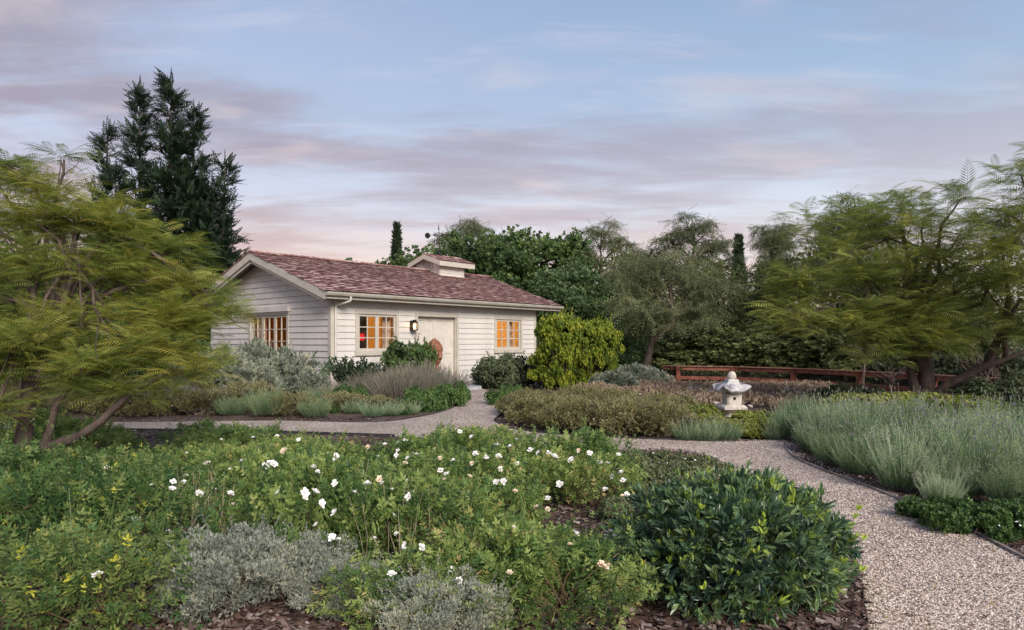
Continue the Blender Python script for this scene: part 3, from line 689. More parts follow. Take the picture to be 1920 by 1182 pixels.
l = bpy.data.lights.new('lantern light', 'POINT'); l.energy = 2.2; l.color = (1, .6, .25); l.shadow_soft_size = .05; lo = bpy.data.objects.new('lamp_light', l); COL.objects.link(lo); lo.location = tow(lx, -.195, lz - .17 + .21)
# weather vane
wv = thing('weather_vane', 'dark iron weather vane with scrollwork arrow on the cupola ridge', 'weather vane', tow(7.87, RX, KR + .03), HA)
g = Geo(); g.tube([(0, 0, 0), (-.01, 0, .6), (-.05, 0, 1.27)], [.024, .018, .012], 6); g.lathe([(.0, .0), (.13, 0), (.05, .06), (.02, .2), (0, .2)], 8); g.lathe([(0, 1.06), (.03, 1.1), (.012, 1.2), (0, 1.32)], 6, (-.05, 0, 0)); g.build('pole', M['iron'], wv)
fx = np.array([ux, -uy]) * 1.0     # picture right in local axes
def loc2(s_, z): return (ux * s_, -uy * s_, z)
g = Geo()
for k_ in range(3):
    am = (.10, .065, .03)[k_]; pts = [loc2(-.24 + .46 * i / 12 - .035, .86 + am * math.sin(i / 12 * math.pi) + .012 * i / 12) for i in range(13)]; g.tube(pts, .008, 4)
    pts = [loc2(-.24 + .46 * i / 12 - .035, .86 - am * math.sin(i / 12 * math.pi) + .012 * i / 12) for i in range(13)]; g.tube(pts, .008, 4)
g.tube([loc2(-.5, .84), loc2(.36, .875)], .009, 5); g.lathe([(0, -.05), (.045, 0), (0, .05)], 6, loc2(.36, .875)); g.build('arrow', M['iron'], wv)
g = Geo(); c = loc2(-.5, .83)
for i in range(9):
    a_ = i * .7; g.lathe([(0, -.07), (.055, -.02), (.06, .03), (0, .075)], 7, (c[0] + .06 * math.cos(a_) * ux, c[1] - .06 * math.cos(a_) * uy, c[2] + .06 * math.sin(a_)))
g.build('tail', M['iron'], wv)
g = Geo()
for a_ in (0, 90):
    dx, dy = math.cos(R(a_ + 20)) * .24, math.sin(R(a_ + 20)) * .24; g.tube([(-dx, -dy, .5), (dx, dy, .5)], .009, 5)
    for s_ in (-1, 1):
        g.tube([(s_ * dx, s_ * dy, .43), (s_ * dx, s_ * dy, .57), (s_ * dx * .8, s_ * dy * .8, .43)], .010, 4)
        g.tube([(s_ * dx * .25, s_ * dy * .25, .5), (s_ * dx * .45, s_ * dy * .45, .6), (s_ * dx * .6, s_ * dy * .6, .5)], .008, 4)
g.build('compass_arms', M['iron'], wv)
# doorstep and stone figurine
st = Geo(); P = [gp(856, 721), gp(893, 719), gp(903, 731), gp(868, 733)]
st.hexa([(*p, -.02) for p in (P[3], P[2], P[1], P[0])] + [(*p, .10) for p in (P[3], P[2], P[1], P[0])]); tag(st.build('stone_step', M['slab']), 'flat grey stone step at the end of the gravel path', 'step')
fy = gp(893, 727); fg = thing('garden_figurine', 'small pale stone figurine of a reclining animal on the grey step', 'figurine', (fy[0], fy[1], .101))
g = Geo(); r2 = ss(3)
g.tube([(-.17, 0, .06), (-.10, 0, .10), (0, 0, .115), (.09, 0, .13), (.13, -.01, .17)], [.035, .085, .08, .075, .045], 12); g.build('body', M['stonel'], fg, smooth_=True)
g = Geo(); g.tube([(.09, 0, .17), (.11, -.01, .21), (.12, -.03, .25), (.11, -.07, .25), (.10, -.10, .24)], [.04, .055, .06, .045, .02], 10); g.tube([(.09, .0, .29), (.085, .01, .33)], [.02, .005], 5); g.tube([(.15, .0, .29), (.155, .01, .33)], [.02, .005], 5); g.build('head', M['stonel'], fg, smooth_=True)
for xx in (.06, .15):
    g = Geo(); g.tube([(xx, -.02, .09), (xx, -.07, .04), (xx, -.15, .025)], [.035, .028, .024], 8); g.build('leg', M['stonel'], fg, smooth_=True)
g = Geo(); g.tube([(-.17, 0, .06), (-.22, -.05, .04), (-.20, -.12, .035), (-.12, -.14, .03)], [.03, .025, .02, .01], 8); g.build('tail', M['stonel'], fg, smooth_=True)

# ================================================================ terracotta head
hx = at(815, 21.9); th = thing('terracotta_head', 'large terracotta head statue with closed eyes and pointed beaded hair in front of the door', 'statue', (hx[0], hx[1], 0), R(48))
nT, nZ = 56, 44; V = []
def gau(a, b, s_): return math.exp(-((a - b) / s_) ** 2)
for iz in range(nZ):
    z = -.12 + iz / (nZ - 1) * .56            # chin at 0, hairline at .44
    for it in range(nT):
        a = it / nT * 2 * math.pi - math.pi; A = abs(a)   # a = 0 faces -y
        prof_r = .155 + .085 * smooth(z, -.02, .22) - .02 * smooth(z, .30, .44)
        if z < 0: prof_r = .15 - .35 * 0 + .0
        r_ = float(prof_r)
        if z < .02: r_ = r_ * (1 - .25 * smooth(-z, -.02, .04) * gau(a, 0, 1.2)) * .92
        nose = .062 * gau(a, 0, .16) * float(smooth(z, .13, .15)) * (1 - float(smooth(z, .16, .30))) * 1.0 + .028 * gau(a, 0, .2) * gau(z, .24, .07)
        lips = .022 * gau(a, 0, .30) * (gau(z, .093, .013) + gau(z, .066, .014)) + .02 * gau(a, 0, .35) * gau(z, .015, .028)
        brow = .020 * gau(A, .42, .28) * gau(z, .295 + .0 - .05 * (A - .42) ** 2, .018)
        eye = -.030 * gau(A, .40, .18) * gau(z, .262, .022) + .020 * gau(A, .40, .16) * gau(z, .243, .016)
        cheek = .014 * gau(A, .55, .25) * gau(z, .15, .05)
        r_ += nose + lips + brow + eye + cheek
        V.append((r_ * math.sin(a) * .98, -r_ * math.cos(a) * 1.08, z + .62 + .12))
g = Geo(); g.add(V, [(i * nT + j, i * nT + (j + 1) % nT, (i + 1) * nT + (j + 1) % nT, (i + 1) * nT + j) for i in range(nZ - 1) for j in range(nT)]); g.build('face', M['terra'], th, smooth_=True)
zo = .74; g = Geo()
cap = [(.262, .40), (.272, .43), (.268, .50), (.235, .60), (.165, .70), (.085, .775), (.02, .82), (0, .83)]
g.lathe(cap, 32, (0, 0.012, zo - .02)); g.build('headdress', M['terra'], th, smooth_=True)
g = Geo(); BEAD = (np.array([(-1, -1, 0), (1, -1, 0), (1, 1, 0), (-1, 1, 0), (0, 0, .9)], float), np.array([(0, 1, 4), (1, 2, 4), (2, 3, 4), (3, 0, 4)]))
pz = [c[1] for c in cap]; pr_ = [c[0] for c in cap]
for z in np.arange(.41, .80, .032):
    rr = np.interp(z, pz, pr_); k = max(int(2 * math.pi * rr / .034), 5)
    for i in range(k):
        a = (i + .5 * (int(z / .032) % 2)) / k * 2 * math.pi; o3 = np.array([[math.cos(a), math.sin(a), .35]])
        g.scatter(BEAD, np.array([[rr * math.cos(a) * 1.0, rr * math.sin(a) + .012, z + zo - .02]]), np.array([[-.2 * math.cos(a), -.2 * math.sin(a), 1.]]), o3, .0145, .5)
g.build('beaded_hair', M['terra'], th)
for s_ in (-1, 1):
    g = Geo(); g.tube([(s_ * .225, .03, zo + .30), (s_ * .262, .04, zo + .27), (s_ * .265, .035, zo + .18), (s_ * .245, .02, zo + .06), (s_ * .215, .01, zo - .02)], [.02, .04, .035, .03, .022], 8); g.build('ear', M['terra'], th, smooth_=True)
g = Geo(); g.lathe([(.24, 0), (.24, .1), (.19, .14), (.17, .5), (.22, .56), (.22, .62), (.14, .63), (.13, .70)], 20); g.build('pedestal', M['terra'], th, smooth_=False)

# ================================================================ stone lantern
lx, ly = at(1372, 12.4); sl = thing('stone_lantern', 'pale cast stone garden lantern with a spreading roof and round knob finial', 'stone lantern', (lx, ly, 0), R(4))
def sq(g, prof, jag=0.0, mat=0):      # square-section lathe with chamfered corners
    V = []; ns = 16
    for r_, z in prof:
        for j in range(ns):
            a = j / ns * 2 * math.pi + math.pi / 4; e = 1 / max(abs(math.cos(a)), abs(math.sin(a))); e = min(e, 1.30)
            up = jag * max(0, (e - 1.1)) * (r_ / prof[0][0]) ** 2
            V.append((r_ * e * math.cos(a), r_ * e * math.sin(a), z + up))
    g.add(V, [(i * ns + j, i * ns + (j + 1) % ns, (i + 1) * ns + (j + 1) % ns, (i + 1) * ns + j) for i in range(len(prof) - 1) for j in range(ns)])
    for i, fl in ((0, 0), (len(prof) - 1, 1)):
        c = V[i * ns:(i + 1) * ns] + [(0, 0, prof[i][1])]; g.add(c, [((j, (j + 1) % ns, ns) if fl else ((j + 1) % ns, j, ns)) for j in range(ns)])
g = Geo(); g.lathe([(.21, -.05), (.21, .015), (.19, .05), (.15, .085), (.13, .11), (.13, .15)], 20); g.build('base', M['stonel'], sl)
g = Geo(); g.lathe([(.13, .151), (.15, .165), (.19, .20)], 20); sq(g, [(.19, .201), (.228, .225), (.228, .262), (.20, .29), (.165, .305)]); g.build('platform', M['stonel'], sl)
g = Geo(); fb = .135                                     # fire box with real openings
def ring_face(g, w_, z0, z1, r_, zc_, dist, rot):
    n = 24; out = []; inn = []
    for i in range(n):
        a = i / n * 2 * math.pi; c, s_ = math.cos(a), math.sin(a); e = min(w_ / max(abs(c), 1e-6), ((z1 - zc_) if s_ > 0 else (zc_ - z0)) / max(abs(s_), 1e-6))
        out.append((c * e, s_ * e)); inn.append((c * r_, s_ * r_))
    V = []
    for ring, dd in ((out, dist), (inn, dist), (inn, dist - .05)):
        for a, b2 in ring: V.append((a * math.cos(rot) + dd * math.sin(rot), a * math.sin(rot) - dd * math.cos(rot), zc_ + b2))
    g.add(V, [(k * n + i, k * n + (i + 1) % n, (k + 1) * n + (i + 1) % n, (k + 1) * n + i) for k in (0, 1) for i in range(n)])
ring_face(g, fb, .306, .505, .030, .415, fb, 0); ring_face(g, fb, .306, .505, .030, .415, fb, math.pi); ring_face(g, fb, .306, .505, .030, .415, fb, math.pi / 2)
for a, b2 in ((-fb, -.055), (.055, fb), (-.02, .02)): g.box((-fb, a, .306), (-fb + .04, b2, .505))
g.box((-fb, -.055, .306), (-fb + .04, -.02, .34)); g.box((-fb, .02, .306), (-fb + .04, .055, .34)); g.box((-fb, -.055, .47), (-fb + .04, -.02, .505)); g.box((-fb, .02, .47), (-fb + .04, .055, .505))
fbx = g.build('fire_box', M['stonel'], sl); g = Geo(); g.box((-fb + .045, -fb + .055, .307), (fb - .055, fb - .055, .504)); g.build('shade_core', M['hole'], fbx)  # solid block behind the openings, coloured dark as the shade inside
g = Geo(); sq(g, [(.17, .507), (.265, .53), (.285, .56), (.25, .60), (.18, .65), (.115, .695), (.10, .705)], .16); g.build('roof', M['stonetop'], sl)
g = Geo(); sq(g, [(.10, .706), (.105, .72), (.10, .755), (.07, .765)]); g.build('collar', M['stonetop'], sl)
g = Geo(); g.lathe([(.065, .766), (.08, .775), (.082, .79), (.076, .84), (.055, .885), (.03, .90), (0, .903)], 18); g.build('finial', M['stonel'], sl, smooth_=True)

# ================================================================ timber fence
posts = [(1222, 27.3), (1272, 26.5), (1375, 25.8), (1487, 24.2), (1611, 21.9), (1751, 19.4), (1880, 17.6)]
PP = [Vector((*at(p, d), 0)) for p, d in posts]
fence = thing('timber_fence', 'dark red timber rail fence with wire mesh behind the rocky slope', 'fence', (0, 0, 0))
def plank(g, a, b_, th_, h, z0a, z0b, off=0.0):
    d = (b_ - a).normalized(); n = Vector((-d.y, d.x, 0)) * th_ / 2; o = Vector((d.y, -d.x, 0)) * off
    if n.y > 0: pass
    a, b_ = a + o, b_ + o
    v = [(*(a - n).xy, z0a), (*(b_ - n).xy, z0b), (*(b_ + n).xy, z0b), (*(a + n).xy, z0a), (*(a - n).xy, z0a + h), (*(b_ - n).xy, z0b + h), (*(b_ + n).xy, z0b + h), (*(a + n).xy, z0a + h)]
    g.hexa(v)
for i, p in enumerate(PP):
    top = .47 if i else .22
    g = Geo(); d = (PP[min(i + 1, len(PP) - 1)] - PP[max(i - 1, 0)]).normalized() * .065; n = Vector((-d.y, d.x, 0)); zb_ = float(gz(p.x, p.y)) - .25
    c = [p - d - n, p + d - n, p + d + n, p - d + n]; g.hexa([(*q.xy, zb_) for q in c] + [(*q.xy, top) for q in c]); g.build('post', M['redwood'], fence)
for i in range(len(PP) - 1):
    a, b_ = PP[i], PP[i + 1]; d = (b_ - a).normalized(); a2, b2 = a + d * .068, b_ - d * .068
    if i == 0: a_top = a + (b_ - a) * .45
    else: a_top = a2
    g = Geo(); plank(g, a_top, b2, .045, .13, .33, .33); g.build('top_rail', M['redwood'], fence)
    g = Geo(); plank(g, a2, b2, .045, .13, -.03, -.03); g.build('lower_rail', M['redwood'], fence)
    g = Geo(); plank(g, (a_top if i == 0 else a), b_, .17, .028, .472, .472); g.build('cap_rail', M['capwood'], fence)
    g = Geo()
    for z in np.arange(-.2, .33, .052):
        if -.05 < z < .1: continue
        g.tube([tuple(a2 + Vector((0, 0, z))), tuple(b2 + Vector((0, 0, z)))], .0035, 3, cap=False)
    nv = int((b2 - a2).length / .1)
    for k in range(nv):
        q = a2 + (b2 - a2) * ((k + .5) / nv); g.tube([(q.x, q.y, -.28), (q.x, q.y, .34)], .0028, 3, cap=False)
    g.build('wire_mesh', M['wire'], fence)
# pale walls glimpsed beyond the fence
for (p0, p1, y0, y1, d, lb) in ((1288, 1306, 688, 738, 27.9, 'cream wall pier seen through the fence left of the stone lantern'), (1338, 1352, 699, 738, 27.6, 'short cream wall pier just left of the stone lantern finial'), (1446, 1472, 690, 738, 26.3, 'broad cream wall pier seen through the fence right of the stone lantern')):
    xa, xb = at(p0, d)[0], at(p1, d)[0]; za, zb2 = at(p0, d, y1)[2], at(p0, d, y0)[2]
    g = Geo(); g.box((xa, d, za - .4), (xb, d + .45, zb2 - .06)); root = thing('wall_pier', lb, 'pier', (0, 0, 0)); g.build('shaft', M['whitewall'], root)
    g = Geo(); g.box((xa - .05, d - .05, zb2 - .058), (xb + .05, d + .5, zb2)); g.build('coping', M['whitewall'], root)
# ================================================================ vegetation
def c3(*s): return [(p, c) for p, c in s]
L = {}
L['rose'] = leafmat('rose leaves', c3((0, (.022, .048, .02)), (.35, (.068, .118, .034)), (.7, (.15, .20, .055)), (.95, (.22, .25, .08)), (1, (.30, .22, .10))), .45, .38, gain=1.8)
L['rosedry'] = leafmat('rose leaves turning', c3((0, (.02, .05, .018)), (.4, (.06, .11, .03)), (.72, (.13, .16, .05)), (.97, (.20, .22, .06)), (1, (.45, .36, .05))), .5, .35, gain=1.7)
L['gloss'] = leafmat('glossy shrub leaves', c3((0, (.02, .042, .032)), (.4, (.062, .11, .06)), (.68, (.105, .165, .07)), (.86, (.19, .26, .055)), (1, (.27, .34, .05))), .30, .27, .6, gain=1.7)
L['jac'] = leafmat('feathery fronds', c3((0, (.045, .07, .02)), (.4, (.105, .145, .034)), (.75, (.19, .22, .045)), (1, (.31, .27, .06))), .5, .35)
L['jacR'] = leafmat('feathery fronds olive', c3((0, (.055, .08, .024)), (.45, (.155, .185, .048)), (.8, (.25, .265, .065)), (1, (.38, .29, .10))), .5, .42, gain=1.65)
L['conifer'] = leafmat('conifer needles', c3((0, (.007, .018, .010)), (.6, (.018, .038, .018)), (1, (.035, .06, .025))), .6, .1)
L['dense'] = leafmat('broad evergreen leaves', c3((0, (.02, .04, .015)), (.4, (.055, .10, .032)), (.75, (.11, .165, .052)), (1, (.17, .22, .07))), .5, .35)
L['denseB'] = leafmat('bluish evergreen leaves', c3((0, (.018, .04, .018)), (.5, (.066, .115, .045)), (1, (.13, .185, .075))), .45, .33)
L['pepper'] = leafmat('pepper tree leaves', c3((0, (.04, .052, .025)), (.5, (.105, .125, .058)), (1, (.19, .20, .10))), .55, .38)
L['oliveT'] = leafmat('olive green tree leaves', c3((0, (.04, .052, .022)), (.5, (.115, .14, .055)), (1, (.21, .235, .10))), .55, .38)
L['cypress'] = leafmat('cypress foliage', c3((0, (.008, .018, .009)), (1, (.03, .05, .02))), .7, .1)
L['yellow'] = leafmat('yellow green leaves', c3((0, (.045, .08, .012)), (.4, (.13, .18, .02)), (.8, (.25, .29, .035)), (1, (.40, .36, .06))), .45, .35)
L['lime'] = leafmat('compact lime leaves', c3((0, (.045, .075, .016)), (.5, (.13, .16, .03)), (1, (.26, .27, .07))), .5, .3)
L['lav'] = leafmat('lavender foliage', c3((0, (.028, .065, .03)), (.4, (.085, .15, .07)), (.75, (.19, .25, .14)), (1, (.34, .37, .25))), .65, .25)
L['lavfl'] = leafmat('lavender spikes', c3((0, (.14, .12, .17)), (.4, (.22, .20, .25)), (.7, (.27, .28, .20)), (1, (.34, .35, .25))), .8, .15)
L['rosem'] = leafmat('green lavender foliage', c3((0, (.04, .08, .04)), (.5, (.10, .155, .075)), (1, (.20, .25, .13))), .65, .25)
L['sage'] = leafmat('grey sage leaves', c3((0, (.07, .085, .065)), (.4, (.16, .185, .14)), (.8, (.28, .31, .24)), (1, (.42, .40, .30))), .7, .25)
L['artem'] = leafmat('silvery artemisia leaves', c3((0, (.075, .085, .07)), (.4, (.17, .19, .16)), (.75, (.29, .31, .26)), (1, (.40, .33, .22))), .75, .3, gain=1.75)
L['olive'] = leafmat('fine olive brown leaves', c3((0, (.06, .055, .032)), (.4, (.13, .125, .058)), (.75, (.20, .205, .085)), (1, (.27, .22, .15))), .65, .3, gain=1.75)
L['daisyleaf'] = leafmat('groundcover leaves', c3((0, (.035, .05, .025)), (.5, (.09, .115, .05)), (1, (.17, .17, .09))), .6, .25)
L['purple'] = leafmat('purple grey stems and seed heads', c3((0, (.055, .06, .035)), (.5, (.12, .115, .085)), (1, (.22, .195, .185))), .8, .15)
L['green'] = leafmat('bright groundcover leaves', c3((0, (.02, .045, .015)), (.5, (.05, .10, .028)), (1, (.10, .16, .045))), .5, .3)
L['dark'] = leafmat('dark upright leaves', c3((0, (.010, .022, .012)), (.6, (.028, .052, .024)), (1, (.07, .10, .04))), .4, .15)
L['dry'] = leafmat('dry grass', c3((0, (.14, .10, .07)), (.5, (.26, .20, .14)), (1, (.38, .32, .24))), .9, .1)
L['farw'] = leafmat('far woodland leaves', c3((0, (.025, .036, .019)), (.5, (.065, .085, .042)), (1, (.13, .15, .08))), .7, .2)

DIA = (np.array([(0, 0, 0), (.27, .5, .07), (0, 1, 0), (-.27, .5, .07)], float), np.array([(0, 1, 2), (0, 2, 3)]))
LEAF = (np.array([(0, 0, 0), (.22, .3, .06), (.2, .68, .07), (0, 1, -.06), (-.2, .68, .07), (-.22, .3, .06)], float), np.array([(0, 1, 2, 3), (0, 3, 4, 5)]))
LONG = (np.array([(0, 0, 0), (.12, .3, .03), (.11, .68, .03), (0, 1, -.07), (-.11, .68, .03), (-.12, .3, .03)], float), np.array([(0, 1, 2, 3), (0, 3, 4, 5)]))
NEED = (np.array([(-.05, 0, 0), (.05, 0, 0), (0, 1, 0)], float), np.array([(0, 1, 2)]))
BLADE = (np.array([(-.02, 0, 0), (.02, 0, 0), (.012, 1, 0), (-.012, 1, 0)], float), np.array([(0, 1, 2, 3)]))
def compound(tpl, P, D, Nn, S, T=None):
    g = Geo(); k = len(P); g.scatter(tpl, np.array(P, float), np.array(D, float), np.array(Nn, float), np.array(S, float), 0.0 if T is None else np.array(T, float))
    f = (g.f3 or g.f4)[0]; return (np.concatenate(g.v), f, np.concatenate(g.t))
up = (0, 0, 1)
ROSE5 = compound(LEAF, [(0, .35, 0), (0, .35, 0), (0, .68, 0), (0, .68, 0), (0, .72, 0)], [(1, .35, .1), (-1, .35, .1), (1, .5, 0), (-1, .5, 0), (0, 1, -.1)], [up] * 5, [.32, .32, .38, .38, .42], [0, .02, .03, -.02, .04])
def frond(pairs=12, seed=0):
    r_ = ss(seed); P, D, S, T = [], [], [], []
    for i in range(pairs):
        u = (i + .6) / (pairs + .3); z = .20 * u - .46 * u * u; l = .25 * math.sin(math.pi * min((u * .82 + .14), 1)) + .03
        for s_ in (-1, 1):
            P.append((0, u, z)); D.append((s_ * 1, .55 + .3 * u, -.18 + .12 * r_.rand() - .25 * u)); S.append((l * .24, l, l)); T.append(.06 * r_.randn())
    P.append((0, .95, -.26)); D.append((0, 1, -.8)); S.append((.03, .10, .1)); T.append(0)
    k = len(P); g = Geo(); g.scatter((np.array([(0, 0, 0), (.25, .45, -.02), (0, 1, -.12), (-.25, .45, -.02)], float), np.array([(0, 1, 2, 3)])), np.array(P), np.array(D, float), np.tile([0, 0, 1.], (k, 1)), np.array(S), np.array(T))
    V = np.concatenate(g.v); T2 = np.concatenate(g.t); f = g.f4[0]
    n = len(V); V = np.concatenate([V, [(-.006, 0, 0), (.006, 0, 0), (.004, .55, -.04), (-.004, .55, -.04), (.003, 1, -.26), (-.003, 1, -.26)]]); T2 = np.concatenate([T2, np.full(6, -.2)])
    f = np.concatenate([f, [(n, n + 1, n + 2, n + 3), (n + 3, n + 2, n + 4, n + 5)]]); return (V, f, T2)
FROND = frond(12, 1)
STRAND = compound(DIA, [(0.0, i * .11, 0) for i in range(9)], [((-1) ** i * .75, .8, .15) for i in range(9)], [up] * 9, [(.14, .17, .17)] * 9)
SPRAY = compound(DIA, [(0, i * .15, 0) for i in range(6)] + [(0, i * .15, 0) for i in range(6)] + [(0, .8, 0)], [(.75, .7, .12)] * 6 + [(-.75, .7, .12)] * 6 + [(0, 1, 0.1)], [up] * 13, [(.20, .34 - .035 * i, .2) for i in range(6)] * 2 + [(.2, .3, .2)])
def tuft(n, seed, tpl, ang=.6, s=(.7, 1)):
    r_ = ss(seed); a = r_.rand(n) * 6.28; e = r_.rand(n) * ang
    D = np.stack([np.sin(e) * np.cos(a), np.cos(e), np.sin(e) * np.sin(a)], 1); P = np.zeros((n, 3)); P[:, 1] = r_.rand(n) * .35
    return compound(tpl, P, D, r_.randn(n, 3), r_.uniform(s[0], s[1], n), r_.randn(n) * .06)
TIP5 = tuft(6, 2, LEAF, 1.0, (.5, .75))
TIPLONG = tuft(7, 3, LONG, 1.05, (.55, .9))
UPT = tuft(7, 4, (DIA[0] * np.array([.45, 1, 1]), DIA[1]), .55, (.5, 1))
UPNEED = compound((DIA[0] * np.array([.46, 1, 1]), DIA[1]), [(0, i * .1, 0) for i in range(9)], [(math.cos(i * 2.2) * .7, 1, math.sin(i * 2.2) * .7) for i in range(9)], [(math.sin(i), .2, math.cos(i)) for i in range(9)], [.24] * 9)
KNOT = tuft(9, 6, DIA, 1.5, (.5, .9))

def rdir(r_, n): return unit(r_.randn(n, 3))
def blob(r_, c, rad, n, nsub, subr, zlow=-.3, shell=(.7, 1.0), flat=.7, boxy=0):
    u = rdir(r_, nsub * 6); u = u[u[:, 2] > zlow][:nsub]; k = len(u); u = u if not boxy else u / np.maximum(np.sum(np.abs(u) ** boxy, 1, keepdims=True) ** (1 / boxy), 1e-6)
    sc = np.array(c) + np.array(rad) * u * r_.uniform(shell[0], shell[1], (k, 1)); sid = r_.randint(0, k, n)
    sr = subr * r_.uniform(.65, 1.35, k)
    o = rdir(r_, n); P = sc[sid] + o * (sr[sid] * r_.rand(n) ** .4)[:, None] * np.array([1, 1, flat])
    out = unit(o * .8 + u[sid] * .7); return P, out, sid, sc, u
def shrub_geo(seed, rad, n, nsub, subr, tpl, size, leaf_up=.5, tint=(.45, .18), zc=None, zlow=-.25, sizevar=.3, shell=(.7, 1), flat=.75, hi=.22, g=None, spread=1.0, shoots=0, slen=.2, sn=9, boxy=0, dn=.35):
    """a mound of leaves rising from the ground: centre at zc, half-axes rad"""
    r_ = ss(seed); g = g or Geo(); zc = rad[2] * .45 if zc is None else zc
    P, out, sid, sc, u = blob(r_, (0, 0, zc), (rad[0], rad[1], rad[2] - zc if rad[2] > zc else rad[2] * .5), n, nsub, subr, zlow, shell, flat, boxy)
    P = P[:]; ok = P[:, 2] > .02; P, out, sid = P[ok], out[ok], sid[ok]; k = len(P)
    D = unit(out * spread + np.array([0, 0, leaf_up]) + r_.randn(k, 3) * dn); Nn = unit(r_.randn(k, 3) * .6 + np.array([0, 0, 1]) + out * .3)
    t_ = np.clip(r_.normal(tint[0], tint[1], k) + hi * (r_.rand(len(sc))[sid] - .5), 0, 1)
    g.scatter(tpl, P, D, Nn, size * r_.uniform(1 - sizevar, 1 + sizevar, k), t_)
    if shoots:
        cand_ = sc[sc[:, 2] > rad[2] * .35]; b_ = cand_[r_.randint(0, len(cand_), shoots)]; dv = unit((b_ - np.array([0, 0, rad[2] * .1])) * np.array([1, 1, .6]) + np.array([0, 0, rad[2] * .8]) + r_.randn(shoots, 3) * rad[2] * .3); ln = slen * r_.uniform(.5, 1.3, shoots)
        for j in range(sn):
            P = b_ + dv * (ln * (j + .3) / sn)[:, None] + dv * subr * .6; o = rdir(r_, shoots)
            g.scatter(tpl, P, unit(dv * .8 + o * .7), o, size * r_.uniform(.5, 1, shoots) * (1.05 - .4 * j / sn), np.clip(r_.normal(tint[0] + .18, tint[1], shoots), 0, 1))
        for q in range(shoots): g.tube([b_[q], b_[q] + dv[q] * (ln[q] + subr * .6)], [.004, .002], 3, .2, cap=False)
    return g, sc
def stems_geo(seed, sc, base_r=.05, r0=.012, r1=.004, n=30, sides=4, tint=.5):
    r_ = ss(seed); g = Geo()
    for i in r_.permutation(len(sc))[:n]:
        a = r_.rand(2) * 2 - 1; p0 = np.array([a[0] * base_r, a[1] * base_r, -.03]); p3 = sc[i]
        m1 = p0 * .7 + p3 * .3 + np.array([0, 0, .12 * p3[2]]) + r_.randn(3) * .02; m2 = p0 * .3 + p3 * .7 + np.array([0, 0, .10 * p3[2]]) + r_.randn(3) * .02
        g.tube([p0, m1, m2, p3], [r0, r0 * .7, r0 * .45, r1], sides, tint, cap=False)
    return g
def P_(kind, parts): PROTO[kind] = parts
PROTO = {}
def shrub_proto(kind, name, fol, stems, leafm, stemm='stem', extra=()):
    PROTO[kind] = [(name, fol.mesh(name, L[leafm] if isinstance(leafm, str) else leafm), 'stuff'), ('stems', stems.mesh('stems', M[stemm]), None)] + list(extra)
def plant(kind, name, label, cat, x, y, rz=0.0, s=1.0, group=None, z=None):
    z = float(gz(x, y)) if z is None else z
    t_ = thing(name, label, cat, (x, y, z), rz, group, s)
    for nm, me, kd in PROTO[kind]: link(nm, me, t_, kind=kd)
    return t_

# ------------------------------------------------ trees
def limb_curve(r_, a, b, k=7, sag=.12, jit=.05):
    a, b = np.array(a, float), np.array(b, float); Ls = np.linalg.norm(b - a); pts = []
    for i in range(k):
        u = i / (k - 1); p = a + (b - a) * u; p[2] += Ls * sag * math.sin(math.pi * u) * (1 if sag > 0 else 1); p += r_.randn(3) * jit * Ls * .35 * math.sin(math.pi * u); pts.append(p)
    return np.array(pts)
def make_limbs(g, r_, trunk, blobs_sc, tr, attach=(.45, .95), r_tip=.012, sub=5, sag=.1):
    """limbs from the trunk polyline to every blob centre, twigs from there to sub-clusters"""
    tp = np.array(trunk, float)
    for (c, scs, w_) in blobs_sc:
        u = r_.uniform(*attach); q = u * (len(tp) - 1); i = int(q); a = tp[i] + (tp[min(i + 1, len(tp) - 1)] - tp[i]) * (q - i)
        ra = np.interp(q, range(len(tp)), tr) * .6; pts = limb_curve(r_, a, c, 7, sag, .06); g.tube(pts, np.linspace(ra, r_tip * 1.8, 7), 6, cap=False)
        for j in r_.permutation(len(scs))[:sub]:
            s0 = pts[r_.randint(3, 7)]; g.tube(limb_curve(r_, s0, scs[j], 5, .06, .08), np.linspace(r_tip * 1.6, r_tip * .5, 5), 4, cap=False)

# conifer: whorled, upswept sprays -------------------------------------------------
def conifer(seed, spires, spray=.75):
    """spires: (x, y, z0, z1, r0) columns that taper to a point"""
    r_ = ss(seed); g = Geo(); w_ = Geo()
    for (x, y, z0, z1, r0, n) in spires:
        w_.tube([(x * .3, y * .3, 0 if z0 < 1 else z0 * .3), (x, y, z0), (x, y, z1)], [.2, .14, .02], 6)
        nb = n
        for i in range(nb):
            u = (i + r_.rand()) / nb; z = z0 + (z1 - z0) * u; prof = r0 * (1 - u) ** .75 * (.55 + .45 * min(u * 5, 1)) * (.72 + .4 * r_.rand()) + .18
            a = r_.rand() * 6.28; d0 = np.array([math.cos(a), math.sin(a), 0]); k = max(int(prof / .20), 2)
            pts = np.array([np.array([x, y, z]) + d0 * prof * q + np.array([0, 0, prof * (.05 * q + .38 * q * q)]) for q in np.linspace(0, 1, k + 1)])
            w_.tube(pts, np.linspace(.035, .01, k + 1), 3, cap=False)
            m_ = k * 4; q = r_.uniform(.12, 1, m_); P = pts[0] + (pts[-1] - pts[0]) * q[:, None]; P[:, 2] = z + prof * (.05 * q + .38 * q * q)
            side_ = r_.randn(m_, 3) * .45; D = unit(d0 * .7 + side_ + np.array([0, 0, .45])); P += r_.randn(m_, 3) * .06
            g.scatter(SPRAY, P, D, np.tile([0, 0, 1.], (m_, 1)) + r_.randn(m_, 3) * .4, spray * r_.uniform(.45, .95, m_), np.clip(r_.normal(.45, .2, m_), 0, 1))
        g.scatter(SPRAY, np.array([[x, y, z1 - .1]]), np.array([[0, 0, 1.]]), np.array([[1., 0, 0]]), .8, .5)
    return g, w_
